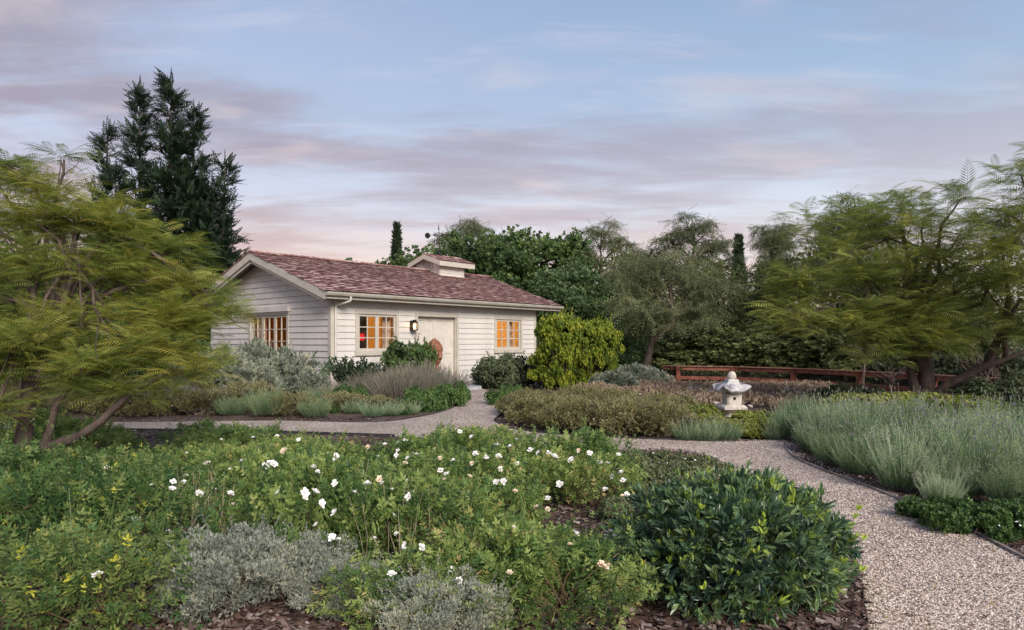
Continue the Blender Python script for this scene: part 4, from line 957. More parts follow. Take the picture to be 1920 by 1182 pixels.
def tree_from_blobs(name, label, cat, loc, trunk, tr, blobs, tplf, leafm, bark, seed, group=None, attach=(.4, .95), sag=.1, extra_trunks=(), limb_sub=5, smooth_bark=True):
    """blobs: (cx,cy,cz, rx,ry,rz, nsub, subr, n_per_sub, tintmean)"""
    r_ = ss(seed); t_ = thing(name, label, cat, loc, 0, group); g = Geo(); lg = Geo(); info = []
    for (cx, cy, cz, rx, ry, rz, ns, sr, nps, tm) in blobs:
        u = rdir(r_, ns); sc = np.array([cx, cy, cz]) + u * np.array([rx, ry, rz]) * (r_.rand(ns, 1) ** .45); info.append((np.array([cx, cy, cz]), sc, 1)); tplf(g, r_, sc, sr, nps, tm)
    g.build('crown', L[leafm], t_, kind=None)
    tg = Geo(); tg.tube(trunk, tr, 12); 
    for (pts, rr) in extra_trunks: tg.tube(pts, rr, 9)
    tg.build('trunk', M[bark], t_, smooth_=True)
    make_limbs(lg, r_, trunk, info, tr, attach, .0065, limb_sub, sag); lg.build('limbs', M[bark], t_, smooth_=True)
    return t_
def fl_frond(size):
    def f(g, r_, sc, sr, nps, tm):
        for c in sc:
            k = max(int(nps * r_.uniform(.7, 1.3) * .95), 4); a = r_.rand(k) * 6.28; el = r_.uniform(-.1, .7, k)
            D = np.stack([np.cos(a) * np.cos(el), np.sin(a) * np.cos(el), np.sin(el)], 1); P = c + D * sr * r_.uniform(0, .5, (k, 1)) + r_.randn(k, 3) * sr * .22
            Nn = np.tile([0, 0, 1.], (k, 1)) + r_.randn(k, 3) * .34; ct = np.clip(r_.normal(tm, .13), .05, .95)
            g.scatter(FROND, P, D, Nn, size * r_.uniform(.7, 1.2, k), np.clip(ct + r_.randn(k) * .08, 0, 1))
    return f
def fl_leaf(tpl, size, flat=.6, ups=.3):
    def f(g, r_, sc, sr, nps, tm):
        for c in sc:
            k = max(int(nps * r_.uniform(.6, 1.4)), 3); o = rdir(r_, k); P = c + o * sr * (r_.rand(k, 1) ** .5) * np.array([1, 1, flat]); ct = np.clip(r_.normal(tm, .14), 0, 1)
            g.scatter(tpl, P, unit(o + np.array([0, 0, ups]) + r_.randn(k, 3) * .3), r_.randn(k, 3) * .6 + np.array([0, 0, 1.]), size * r_.uniform(.6, 1.3, k), np.clip(ct + r_.randn(k) * .1, 0, 1))
    return f
def fl_weep(size, ln=1.0):
    def f(g, r_, sc, sr, nps, tm):
        for c in sc:
            k = max(int(nps * r_.uniform(.6, 1.4)), 3); o = rdir(r_, k); o[:, 2] = abs(o[:, 2]) * .8; P = c + o * sr * (r_.rand(k, 1) ** .5) * np.array([1, 1, .55]); ct = np.clip(r_.normal(tm, .14), 0, 1)
            D = unit(np.array([0, 0, -.75]) + o * np.array([.9, .9, .3]) + r_.randn(k, 3) * .45); g.scatter(STRAND, P, D, r_.randn(k, 3), size * r_.uniform(.5, 1.25, k), np.clip(ct + r_.randn(k) * .1, 0, 1))
    return f
def copy_thing(src, label, x, y, z=None, rz=0.0, s=1.0):
    o = src.copy(); COL.objects.link(o); o.location = (x, y, float(gz(x, y)) if z is None else z); o.rotation_euler = (0, 0, rz); o.scale = (s, s, s) if isinstance(s, (int, float)) else s; o['label'] = label
    for ch in list(src.children):
        c = ch.copy(); COL.objects.link(c); c.parent = o
    return o
def pxblobs(base, specs):
    """specs in photograph pixels: (px, py, rx, ry, d, depth radius, nsub, subr, nps, tint) -> blobs relative to base"""
    out = []
    for (px, py, rx, ry, d, dr, ns, sr, nps, tm) in specs:
        X, Y, Z = at(px, d, py); out.append((X - base[0], Y - base[1], Z - base[2], rx * d / F, dr, ry * d / F, ns, sr, nps, tm))
    return out
# ---- near feathery tree on the left
base = (*at(30, 7.0), 0)
def rel(px, py, d, b=base): X, Y, Z = at(px, d, py); return (X - b[0], Y - b[1], Z - b[2])
tr_main = [(0, 0, -.1), rel(40, 860, 7.0), rel(50, 780, 7.05), rel(55, 700, 7.1), rel(90, 620, 7.2), rel(120, 540, 7.3), rel(140, 450, 7.4), rel(150, 390, 7.4)]
low = [rel(36, 890, 7.0), rel(68, 850, 6.95), rel(95, 838, 6.9), rel(150, 818, 6.8), rel(190, 790, 6.7), rel(225, 755, 6.7), rel(255, 728, 6.7), rel(310, 705, 6.8), rel(380, 690, 7.0)]
low2 = [rel(80, 846, 6.92), rel(93, 810, 6.9), rel(105, 760, 6.9), rel(150, 700, 6.9), rel(190, 660, 7.0), rel(250, 600, 7.2)]
left = [rel(8, 905, 6.9), rel(-5, 860, 6.8), rel(-30, 800, 6.8), rel(-60, 700, 6.9), rel(-80, 600, 7.0)]
side_l = [rel(45, 790, 7.0), rel(25, 775, 7.0), rel(-10, 775, 7.0)]
br1 = [rel(60, 690, 7.1), rel(105, 610, 7.1), rel(135, 520, 7.2), rel(110, 450, 7.3), rel(70, 420, 7.3)]
br2 = [rel(95, 610, 7.2), rel(150, 580, 7.2), rel(215, 545, 7.3), rel(300, 520, 7.4), rel(370, 540, 7.5)]
br3 = [rel(120, 540, 7.3), rel(175, 470, 7.4), rel(230, 430, 7.5)]
sp = [ # px,py,rx,ry,d,dr,nsub,subr,nps,tint
 (90, 350, 70, 30, 7.6, .5, 12, .2, 13, .6), (40, 420, 90, 45, 7.6, .6, 26, .2, 14, .62), (160, 400, 90, 45, 7.5, .6, 28, .2, 14, .62),
 (240, 440, 70, 50, 7.6, .5, 24, .2, 14, .6), (330, 470, 45, 30, 7.7, .4, 10, .18, 13, .5), (260, 520, 110, 40, 7.5, .6, 34, .2, 14, .62), (360, 540, 50, 35, 7.5, .4, 15, .18, 14, .55),
 (60, 500, 100, 40, 7.4, .6, 22, .2, 14, .62), (-20, 560, 60, 60, 7.2, .5, 16, .2, 14, .55), (200, 590, 110, 30, 7.2, .6, 18, .2, 14, .62),
 (330, 610, 85, 35, 7.2, .5, 28, .19, 14, .66), (60, 640, 120, 28, 6.8, .5, 24, .2, 14, .62), (210, 665, 110, 38, 6.8, .5, 34, .19, 14, .66), (345, 680, 70, 35, 7.0, .4, 20, .17, 13, .62),
 (10, 690, 90, 36, 6.9, .4, 18, .19, 14, .52), (150, 725, 80, 20, 6.8, .4, 9, .15, 13, .5), (-10, 770, 35, 35, 6.6, .3, 7, .16, 13, .5), (120, 300, 25, 12, 7.8, .25, 3, .2, 13, .35), (10, 310, 30, 20, 7.8, .3, 6, .2, 13, .5), (410, 590, 30, 22, 7.3, .3, 6, .16, 12, .6), (250, 735, 60, 18, 6.8, .3, 7, .14, 12, .5)]
treeA = tree_from_blobs('feathery_tree', 'feathery yellow green tree with a forked trunk at the left edge of the garden', 'tree', base, tr_main, [.10, .085, .072, .062, .05, .038, .025, .012], pxblobs(base, sp), fl_frond(.30), 'jac', 'barkjac', 31, attach=(.35, .95), extra_trunks=[(low, [.085, .065, .056, .047, .04, .033, .025, .017, .01]), (low2, [.05, .04, .032, .025, .018, .01]), (left, [.09, .075, .06, .04, .02]), (side_l, [.04, .03, .02]), (br1, [.04, .03, .024, .018, .010]), (br2, [.04, .032, .025, .017, .01]), (br3, [.03, .022, .012])], limb_sub=6)
# ---- second feathery tree behind it, seen through the crown
base2 = (*at(40, 11.5), 0)
sp = [(60, 450, 90, 80, 11.5, .9, 26, .3, 10, .45), (-60, 430, 80, 90, 11.5, .9, 22, .3, 10, .45), (200, 500, 90, 60, 11.8, .8, 26, .3, 10, .45), (20, 560, 120, 60, 11.3, .8, 26, .3, 10, .42), (330, 590, 70, 50, 11.5, .6, 22, .28, 10, .48), (0, 350, 60, 40, 11.8, .6, 12, .28, 10, .5)]
def rel2(px, py, d): return rel(px, py, d, base2)
tree_from_blobs('feathery_tree', 'second feathery tree standing behind the near left one with slanting trunks', 'tree', base2, [(0, 0, 0), rel2(60, 700, 11.5), rel2(95, 600, 11.4), rel2(110, 500, 11.5), rel2(120, 420, 11.6)], [.16, .13, .10, .07, .03], pxblobs(base2, sp), fl_frond(.55), 'jac', 'barkjac', 32)
# ---- right feathery tree with two trunks and a leaning limb
base3 = (*at(1738, 14.0), 0)
def rel3(px, py, d): return rel(px, py, d, base3)
tm = [(0, 0, -.05), rel3(1737, 735, 14), rel3(1736, 700, 14), rel3(1732, 672, 14), rel3(1716, 640, 14), rel3(1712, 560, 14), rel3(1700, 480, 14.1), rel3(1690, 420, 14.1)]
ex = [([rel3(1722, 760, 14), rel3(1716, 730, 14), rel3(1708, 700, 14.1), rel3(1710, 672, 14.1), rel3(1700, 655, 14.2), rel3(1640, 620, 14.4), rel3(1560, 600, 14.4)], [.12, .10, .09, .085, .06, .04, .02]),
      ([rel3(1748, 760, 13.9), rel3(1754, 738, 13.9), rel3(1775, 722, 13.8), rel3(1810, 705, 13.7), rel3(1835, 692, 13.6), rel3(1852, 684, 13.5), rel3(1880, 676, 13.4), rel3(1925, 658, 13.3)], [.12, .10, .085, .08, .08, .065, .05, .04]),
      ([rel3(1850, 690, 13.6), rel3(1856, 668, 13.5), rel3(1878, 625, 13.4), rel3(1892, 560, 13.3), rel3(1880, 480, 13.3)], [.09, .085, .065, .045, .02]),
      ([rel3(1886, 668, 13.4), rel3(1884, 640, 13.3), rel3(1896, 590, 13.2), rel3(1915, 560, 13.2)], [.06, .055, .045, .03]),
      ([rel3(1736, 675, 14), rel3(1770, 600, 13.8), rel3(1800, 582, 13.7), rel3(1840, 570, 13.6), rel3(1855, 530, 13.6)], [.06, .05, .045, .035, .02]),
      ([rel3(1714, 640, 14), rel3(1760, 560, 13.9), rel3(1740, 530, 13.8)], [.06, .045, .02])]
sp = [(1560, 440, 80, 50, 14.8, .9, 22, .34, 10, .42), (1500, 540, 75, 50, 14.6, .8, 22, .32, 10, .45), (1490, 600, 60, 30, 14.2, .6, 13, .28, 9, .55), (1600, 520, 90, 60, 14.4, .9, 26, .34, 10, .45), (1640, 420, 70, 45, 14.6, .8, 18, .34, 10, .4),
      (1700, 490, 90, 60, 13.9, .9, 26, .34, 10, .5), (1800, 440, 90, 50, 13.9, .9, 24, .34, 10, .5), (1600, 610, 80, 35, 13.8, .6, 20, .3, 10, .5), (1690, 590, 80, 45, 13.4, .6, 24, .3, 10, .48), (1650, 660, 55, 30, 13.6, .5, 12, .26, 9, .42),
      (1770, 640, 75, 32, 13.2, .5, 19, .28, 10, .42), (1800, 560, 80, 45, 13.4, .7, 20, .3, 10, .5), (1870, 520, 70, 60, 13.4, .7, 20, .32, 10, .5), (1800, 375, 55, 28, 14, .5, 7, .3, 9, .42), (1900, 600, 50, 45, 13.2, .6, 12, .3, 10, .42), (1690, 380, 60, 20, 14.5, .6, 8, .3, 10, .4), (1730, 420, 60, 30, 14.2, .6, 12, .3, 10, .45), (1700, 640, 60, 25, 13.3, .4, 9, .25, 9, .35)]
tree_from_blobs('feathery_tree', 'spreading olive green feathery tree with a thick grey trunk beside the fence', 'tree', base3, tm, [.17, .15, .15, .16, .11, .08, .05, .03], pxblobs(base3, sp), fl_frond(.56), 'jacR', 'barkjac', 33, extra_trunks=ex, attach=(.55, .95), limb_sub=5)
# ---- tall feathery tree at the right edge
base4 = (*at(2010, 12.0), 0)
def rel4(px, py, d): return rel(px, py, d, base4)
sp = [(1915, 330, 30, 30, 12, .4, 7, .3, 9, .42), (1890, 400, 45, 45, 12, .5, 14, .3, 9, .45), (1960, 420, 60, 70, 12, .7, 22, .34, 10, .5), (1895, 470, 50, 40, 11.8, .5, 12, .3, 9, .55), (1980, 560, 70, 80, 12, .7, 24, .34, 10, .5), (2060, 480, 70, 120, 12.2, .8, 24, .34, 10, .5), (1970, 330, 50, 50, 12.2, .5, 14, .34, 10, .45)]
tree_from_blobs('feathery_tree', 'tall feathery tree whose upper fronds reach in at the right edge', 'tree', base4, [(0, 0, 0), rel4(2000, 660, 12), rel4(1985, 520, 12), rel4(1960, 400, 12), rel4(1930, 320, 12)], [.16, .14, .10, .06, .02], pxblobs(base4, sp), fl_frond(.5), 'jacR', 'barkjac', 34)

# ---- tall dark conifer behind the left trees
d = 34; bx, by = at(300, d); k = d / F
def cz(py): return H - (py - HY) * k
def cxo(px): return (px - 300) * k
g, w_ = conifer(7, [(cxo(262), .0, 2.0, cz(168), 1.35, 120), (cxo(315), .3, 3.0, cz(150), 1.5, 150), (cxo(352), .6, 6.0, cz(205), 1.15, 70), (cxo(418), .2, 3.0, cz(305), .95, 60), (cxo(395), .2, 1.0, cz(350), 1.5, 70), (cxo(192), .4, 2.0, cz(240), 1.15, 80), (cxo(230), -.6, .5, cz(330), 1.7, 60), (cxo(350), .4, 1.0, cz(330), 2.0, 90), (cxo(425), -.4, .5, cz(430), 1.0, 40)], .85)
t_ = thing('conifer_tree', 'tall dark conifer with several upswept spires behind the cottage', 'tree', (bx, by, 0)); g.build('crown', L['conifer'], t_); w_.build('trunk', M['barkdark'], t_)
# ---- slim cypresses
def cypress(seed, h, r0):
    r_ = ss(seed); g = Geo(); n = 2600; u = r_.rand(n); a = r_.rand(n) * 6.28; rr = r0 * (np.sin(np.clip(u * 1.02 + .0, 0, 1) ** .55 * math.pi) * .6 + .4 * (1 - u)) * r_.uniform(.75, 1.05, n) * (1 - u ** 6)
    P = np.stack([np.cos(a) * rr, np.sin(a) * rr, .2 + u * (h - .5)], 1); D = unit(np.stack([np.cos(a) * .35, np.sin(a) * .35, np.ones(n)], 1) + r_.randn(n, 3) * .15)
    g.scatter(UPT, P, D, rdir(r_, n), .42 * r_.uniform(.7, 1.2, n), np.clip(r_.normal(.45, .2, n), 0, 1)); w_ = Geo(); w_.tube([(0, 0, 0), (0, 0, h * .9)], [.15, .02], 6); return g, w_
g, w_ = cypress(3, 8.2, .55); ga = g.mesh('crown', L['cypress']); wa = w_.mesh('trunk', M['barkdark'])
for (px, top, dd, lb) in ((744, 425, 42, 'slim dark cypress spire left of the weather vane'), (1385, 447, 38, 'slim dark cypress spire between the pepper trees')):
    X, Y = at(px, dd); hh = H + (HY - top) * dd / F; t_ = thing('cypress_tree', lb, 'tree', (X, Y, -.3), 0, 'slim cypress trees on the skyline', (1, 1, (hh + .3) / 8.0)); link('crown', ga, t_); link('trunk', wa, t_)
# ---- broad evergreens behind the cottage
def crownsphere(specs): return specs
def build_dense(seed, leafm, size, n=70, name='crown', nps=48, tpl=None):
    r_ = ss(seed); g = Geo(); f = fl_leaf(tpl or KNOT, size, .7, .35); w_ = Geo(); info = []
    for (cx, cy, cz_, rx, ry, rz, ns) in ((0, 0, 3.9, 2.5, 2.2, 2.3, n), (-1.3, -.5, 2.6, 1.8, 1.6, 1.8, n // 2), (1.5, -.4, 2.9, 1.7, 1.6, 2.0, n // 2), (0, -1.2, 1.5, 2.5, 1.2, 1.4, n // 2), (.5, .4, 5.6, 1.3, 1.2, 1.0, n // 5), (-.9, .2, 5.3, 1.2, 1.2, 1.0, n // 5)):
        u = rdir(r_, ns); sc = np.array([cx, cy, cz_]) + u * np.array([rx, ry, rz]) * (r_.rand(ns, 1) ** .3); info.append((np.array([cx, cy, cz_]), sc, 1)); f(g, r_, sc, .62, nps, .45)
    tp = [(0, 0, 0), (.05, 0, 1.5), (-.1, .1, 3), (.1, 0, 4.6)]; w_.tube(tp, [.25, .2, .14, .06], 7); make_limbs(w_, r_, tp, info, [.25, .2, .14, .06], (.3, .9), .02, 5)
    return g.mesh('crown', L[leafm]), w_.mesh('trunk', M['barkdark'])
D1 = build_dense(41, 'dense', .20, 64, nps=26); D2 = build_dense(42, 'dense', .20, 64, nps=26); D3 = build_dense(43, 'denseB', .19, 64, nps=26)
def put(protos, name, label, px, top, d, rz, sx=1.0, group=None, protoH=6.7):
    X, Y = at(px, d); hh = H + (HY - top) * d / F; s = hh / protoH; t_ = thing(name, label, 'tree', (X, Y, float(gz(X, Y)) - .1), rz, group, (s * sx, s * sx, s)); link('crown', protos[0], t_); link('trunk', protos[1], t_); return t_
BG = 'broad evergreen trees behind the cottage'
for a_ in ((D1, 'broad_tree', 'dark evergreen crown left of the cupola behind the roof', 715, 476, 38, 0.3, 1.1), (D2, 'broad_tree', 'dark evergreen behind the weather vane', 800, 458, 39, 2.0, 1.1),
           (D1, 'broad_tree', 'round topped evergreen just right of the cupola', 885, 440, 36, 4.0, 1.0), (D2, 'broad_tree', 'tall dense evergreen above the right end of the cottage ridge', 955, 432, 35, 1.0, 1.05),
           (D1, 'broad_tree', 'highest dark evergreen crown right of the cottage roof', 1015, 424, 36, 2.6, 1.1), (D3, 'broad_tree', 'blue green evergreen directly above the yellow green shrub', 1085, 478, 32, .8, 1.15),
           (D2, 'broad_tree', 'evergreen between the yellow shrub and the leaning pepper tree', 1150, 520, 33, 5.0, 1.0), (D3, 'broad_tree', 'low dark evergreen behind the right side of the yellow shrub', 1175, 610, 27.5, 3.3, 1.15),
           (D3, 'broad_tree', 'dark evergreen close behind the right corner of the cottage', 1048, 540, 33, 1.9, 1.0), (D1, 'broad_tree', 'dark evergreen filling the gap between the conifer and the gable', 395, 560, 33, .5, 1.1)):
    put(*a_, group=BG)
for a_ in ((D3, 'broad_tree', 'shadowy evergreen behind the second feathery tree at far left', -40, 450, 22, 0.1, 1.3), (D2, 'broad_tree', 'shadowy evergreen behind the left feathery trunks', 110, 480, 23, 2.2, 1.3), (D3, 'broad_tree', 'shadowy evergreen between the left feathery tree and the gable', 245, 560, 27.5, 3.2, 1.1)):
    put(*a_, group='evergreens in the shade behind the left trees')
# ---- pepper trees: open weeping crowns
def build_pepper(seed, size, lean=0.0, low=True):
    r_ = ss(seed); g = Geo(); f = fl_weep(size); w_ = Geo(); info = []
    tp = [(0, 0, 0), (lean * .3, 0, 1.6), (lean * .6, 0.1, 3.2), (lean, 0, 4.8), (lean * 1.1, .1, 6.2)]
    bl = [(lean * 1.1, 0, 7.0, 1.1, 1.0, .75, 16), (lean - 1.3, .3, 6.1, 1.0, .9, .8, 14), (lean + 1.5, -.2, 5.7, 1.1, 1.0, .8, 15), (lean - .3, -.6, 5.5, 1.1, 1, .7, 10)]
    if low: bl += [(lean * .7 - 1.7, -.2, 4.2, 1.3, 1.2, .9, 22), (lean * .7 + 1.7, 0, 3.8, 1.4, 1.2, 1.0, 24), (0, -.8, 3.2, 1.9, 1.1, 1.1, 30), (-1.2, -.4, 2.0, 1.4, 1.1, .8, 18), (1.3, -.5, 1.9, 1.5, 1.1, .8, 20)]
    for (cx, cy, cz_, rx, ry, rz, ns) in bl:
        u = rdir(r_, ns); sc = np.array([cx, cy, cz_]) + u * np.array([rx, ry, rz]) * (r_.rand(ns, 1) ** .4); info.append((np.array([cx, cy, cz_]), sc, 1)); f(g, r_, sc, .55, 46, .5)
    w_.tube(tp, [.24, .2, .15, .10, .04], 7); make_limbs(w_, r_, tp, info, [.24, .2, .15, .10, .04], (.5, .95), .022, 6, .06); return g.mesh('crown', L['pepper']), w_.mesh('trunk', M['barkdark'])
def build_skyline(seed, size=.5):
    r_ = ss(seed); g = Geo(); f = fl_weep(size); w_ = Geo(); info = []; tp = [(0, 0, 0), (.1, 0, 2.0), (-.1, .1, 3.6), (.1, 0, 4.9), (0, .1, 5.6)]
    bl = [(0, 0, 6.9, .95, .8, .6, 15), (-1.0, .2, 6.3, .8, .7, .6, 12), (1.15, -.1, 6.1, .8, .7, .55, 12), (.5, .3, 5.4, 1.0, .7, .5, 9), (-1.5, 0, 5.2, .7, .6, .5, 8), (1.9, 0, 5.2, .6, .6, .6, 8), (-.3, -.3, 4.3, 1.5, .9, .8, 20), (.3, -.3, 2.8, 1.7, 1.0, 1.0, 22)]
    for (cx, cy, cz_, rx, ry, rz, ns) in bl:
        u = rdir(r_, ns); sc = np.array([cx, cy, cz_]) + u * np.array([rx, ry, rz]) * (r_.rand(ns, 1) ** .4) + r_.randn(ns, 3) * .12; info.append((np.array([cx, cy, cz_ - .2]), sc, 1)); f(g, r_, sc, .38, 44, .5)
    w_.tube(tp, [.24, .19, .15, .11, .06], 7); make_limbs(w_, r_, tp, info, [.24, .19, .15, .11, .06], (.6, .98), .03, 9, .10); return g.mesh('crown', L['pepper']), w_.mesh('trunk', M['barkdark'])
S1 = build_skyline(58); S2 = build_skyline(59); P1 = build_pepper(51, .6, .5); P2 = build_pepper(52, .6, -.6); P3 = build_pepper(53, .6, .3)
OT = build_dense(45, 'oliveT', .20, 66, nps=30, tpl=UPT)
for a_ in ((OT, 'olive_tree', 'full olive green tree right of the yellow green shrub behind the leaning trunk', 1235, 462, 32, 1.0, 1.1), (OT, 'olive_tree', 'full olive green tree below the tallest pepper tree', 1330, 468, 31, 2.2, 1.1),
           (OT, 'olive_tree', 'full olive green tree below the right cypress', 1420, 470, 30, 3.9, 1.15), (OT, 'olive_tree', 'full olive green tree left of the right feathery tree', 1500, 450, 28, 5.2, 1.05), (OT, 'olive_tree', 'full olive green tree behind the top of the right feathery tree', 1610, 385, 25, .4, 1.0),
           (OT, 'olive_tree', 'full olive green tree behind the right feathery trunk', 1720, 440, 23.5, 2.9, 1.1), (OT, 'olive_tree', 'full olive green tree at the right edge of the background', 1850, 430, 22, 4.4, 1.1), (OT, 'olive_tree', 'full olive green tree between evergreens and skyline pepper tree', 1150, 452, 35, 4.0, 1.1)):
    put(*a_, group='olive green trees beyond the fence')
OT2 = build_dense(46, 'oliveT', .26, 60, nps=34)
for a_ in ((OT2, 'low_thicket_tree', 'low olive green thicket at the foot of the leaning pepper trunk', 1262, 610, 28.6, 1.4, 2.0), (OT2, 'low_thicket_tree', 'low olive green thicket straight behind the stone lantern', 1340, 585, 28.4, 2.4, 2.1), (OT2, 'low_thicket_tree', 'low olive green thicket beyond the fence below the right cypress', 1415, 590, 27.6, 3.4, 2.1), (OT2, 'low_thicket_tree', 'low olive green thicket beyond the fence right of the fourth post', 1490, 575, 26.6, 5.4, 2.0), (OT2, 'low_thicket_tree', 'low olive green thicket beyond the fence behind the bare shrub', 1570, 580, 25.6, 2.4, 2.0), (OT2, 'low_thicket_tree', 'low olive green thicket beyond the fence left of the feathery trunk', 1650, 590, 24.0, .4, 2.0), (OT2, 'low_thicket_tree', 'low olive green thicket seen through the fork of the right feathery tree', 1810, 600, 21.5, 3.0, 2.0)):
    put(*a_, group='low thicket beyond the fence')
PG = 'weeping pepper trees beyond the fence'
for a_ in ((S1, 'pepper_tree', 'weeping pepper tree rising behind the evergreens right of the cupola', 882, 398, 40, 0.2, .9), (S2, 'pepper_tree', 'open crowned pepper tree left of the tallest one on the skyline', 1128, 395, 37, 3.0, .8),
           (S1, 'pepper_tree', 'small pale pepper tree in the skyline gap', 1212, 440, 36, 1.0, .85), (S2, 'pepper_tree', 'tallest open crowned pepper tree on the skyline', 1300, 382, 35, .3, .95),
           (S1, 'pepper_tree', 'pepper tree with hanging sprays just right of the cypress spire', 1450, 392, 33, 4.4, .95), (S2, 'pepper_tree', 'pepper tree top showing above the right feathery tree', 1600, 342, 27, .4, .9)):
    put(*a_, group=PG, protoH=7.6)
# the leaning pepper tree with a visible trunk
b5 = (*at(1205, 26.5), -.2)
def rel5(px, py, d): return rel(px, py, d, b5)
sp = [(1190, 520, 50, 35, 27, 1.2, 26, .45, 24, .5), (1260, 500, 60, 40, 27, 1.2, 28, .45, 24, .55), (1330, 540, 50, 45, 27, 1.2, 26, .45, 24, .5), (1180, 590, 45, 40, 26.5, 1, 20, .42, 22, .55), (1310, 590, 50, 35, 27, 1, 18, .42, 22, .5), (1235, 590, 55, 30, 25.6, .6, 20, .42, 22, .45)]
tree_from_blobs('pepper_tree', 'grey green pepper tree with a leaning bare trunk behind the yellow shrub', 'tree', b5, [(0, 0, 0), rel5(1222, 640, 26.5), rel5(1245, 620, 26.5), rel5(1262, 606, 26.6), rel5(1258, 560, 26.8), rel5(1250, 500, 27)], [.15, .12, .11, .09, .07, .04], pxblobs(b5, sp), fl_weep(.55), 'pepper', 'barkdark', 55, group=None, attach=(.6, .95), limb_sub=6)
# ---- bare twiggy shrubs beside the fence
def bare(name, label, px, d, h, seed, spread=.5, trunk=True):
    r_ = ss(seed); X, Y = at(px, d); g = Geo(); t_ = thing(name, label, 'shrub', (X, Y, float(gz(X, Y))))
    tops = []
    g.tube([(0, 0, -.05), (.03, 0, h * .25), (.08, 0, h * .5)], [.045, .035, .028], 7)
    for i in range(13):
        a = r_.rand() * 6.28; l = r_.uniform(.4, 1) * h * .7; q = (.05, 0, h * r_.uniform(.3, .5)); e = np.array([math.cos(a) * spread * l, math.sin(a) * spread * l, l * r_.uniform(.5, .9)]) + np.array(q)
        pts = limb_curve(r_, q, e, 6, .05, .12); g.tube(pts, np.linspace(.014, .004, 6), 4, cap=False)
        for j in range(7):
            s0 = pts[r_.randint(2, 6)]; e2 = s0 + r_.randn(3) * np.array([.22, .22, .14]) * h * .35 + np.array([0, 0, .08]); g.tube(limb_curve(r_, s0, e2, 4, .04, .1), [.004, .003, .0025, .002], 3, cap=False)
    g.build('branches', M['bark'], t_); return t_
bare('bare_shrub', 'leafless pale twiggy shrub with a thin trunk beside the fence', 1617, 20.5, 1.9, 61, .7)
bare('bare_shrub', 'tangle of pale bare twigs at the foot of the right feathery tree', 1668, 17.5, 1.0, 62, .9)
bare('bare_shrub', 'pale grey bare shrub right of the leaning limb', 1846, 15.5, 1.5, 63, .8)
bare('bare_shrub', 'reddish tangle of bare twigs near the right edge', 1895, 15.0, 1.0, 64, 1.0)
# far woodland closing the horizon
r_ = ss(71); g = Geo(); n = 15000; x = r_.uniform(-85, 85, n); y = 52 + r_.uniform(0, 6, n) + .001 * x * x; hh = 3.2 + 1.2 * np.sin(x * .23) + .8 * np.sin(x * .71 + 1)
P = np.stack([x, y, r_.rand(n) * hh], 1); g.scatter(KNOT, P, rdir(r_, n) + np.array([0, 0, .3]), rdir(r_, n), .8 * r_.uniform(.6, 1.2, n), np.clip(r_.normal(.4, .2, n), 0, 1))
tag(g.build('far_woodland', L['farw'], kind='stuff'), 'dull green woodland closing the view beyond all the trees', 'woodland')
# ================================================================ shrub prototypes
for v in range(3):
    f, sc = shrub_geo(100 + v, (.50, .50, .44), 1250, 34, .115, ROSE5, .086, .55, (.50, .18), hi=.5, zlow=-.5, shell=(.5, 1.08), shoots=16, slen=.20, sn=5); shrub_proto(f'rose{v}', 'foliage', f, stems_geo(100 + v, sc, .12, .009, .004, 34), 'rose')
for v in range(2):
    f, sc = shrub_geo(110 + v, (.55, .55, .52), 1050, 46, .15, ROSE5, .080, .55, (.42, .17), hi=.4, zlow=-.5, shell=(.4, 1.02), shoots=20, slen=.26, sn=5); shrub_proto(f'rosebig{v}', 'foliage', f, stems_geo(110 + v, sc, .15, .008, .003, 46), 'rosedry')
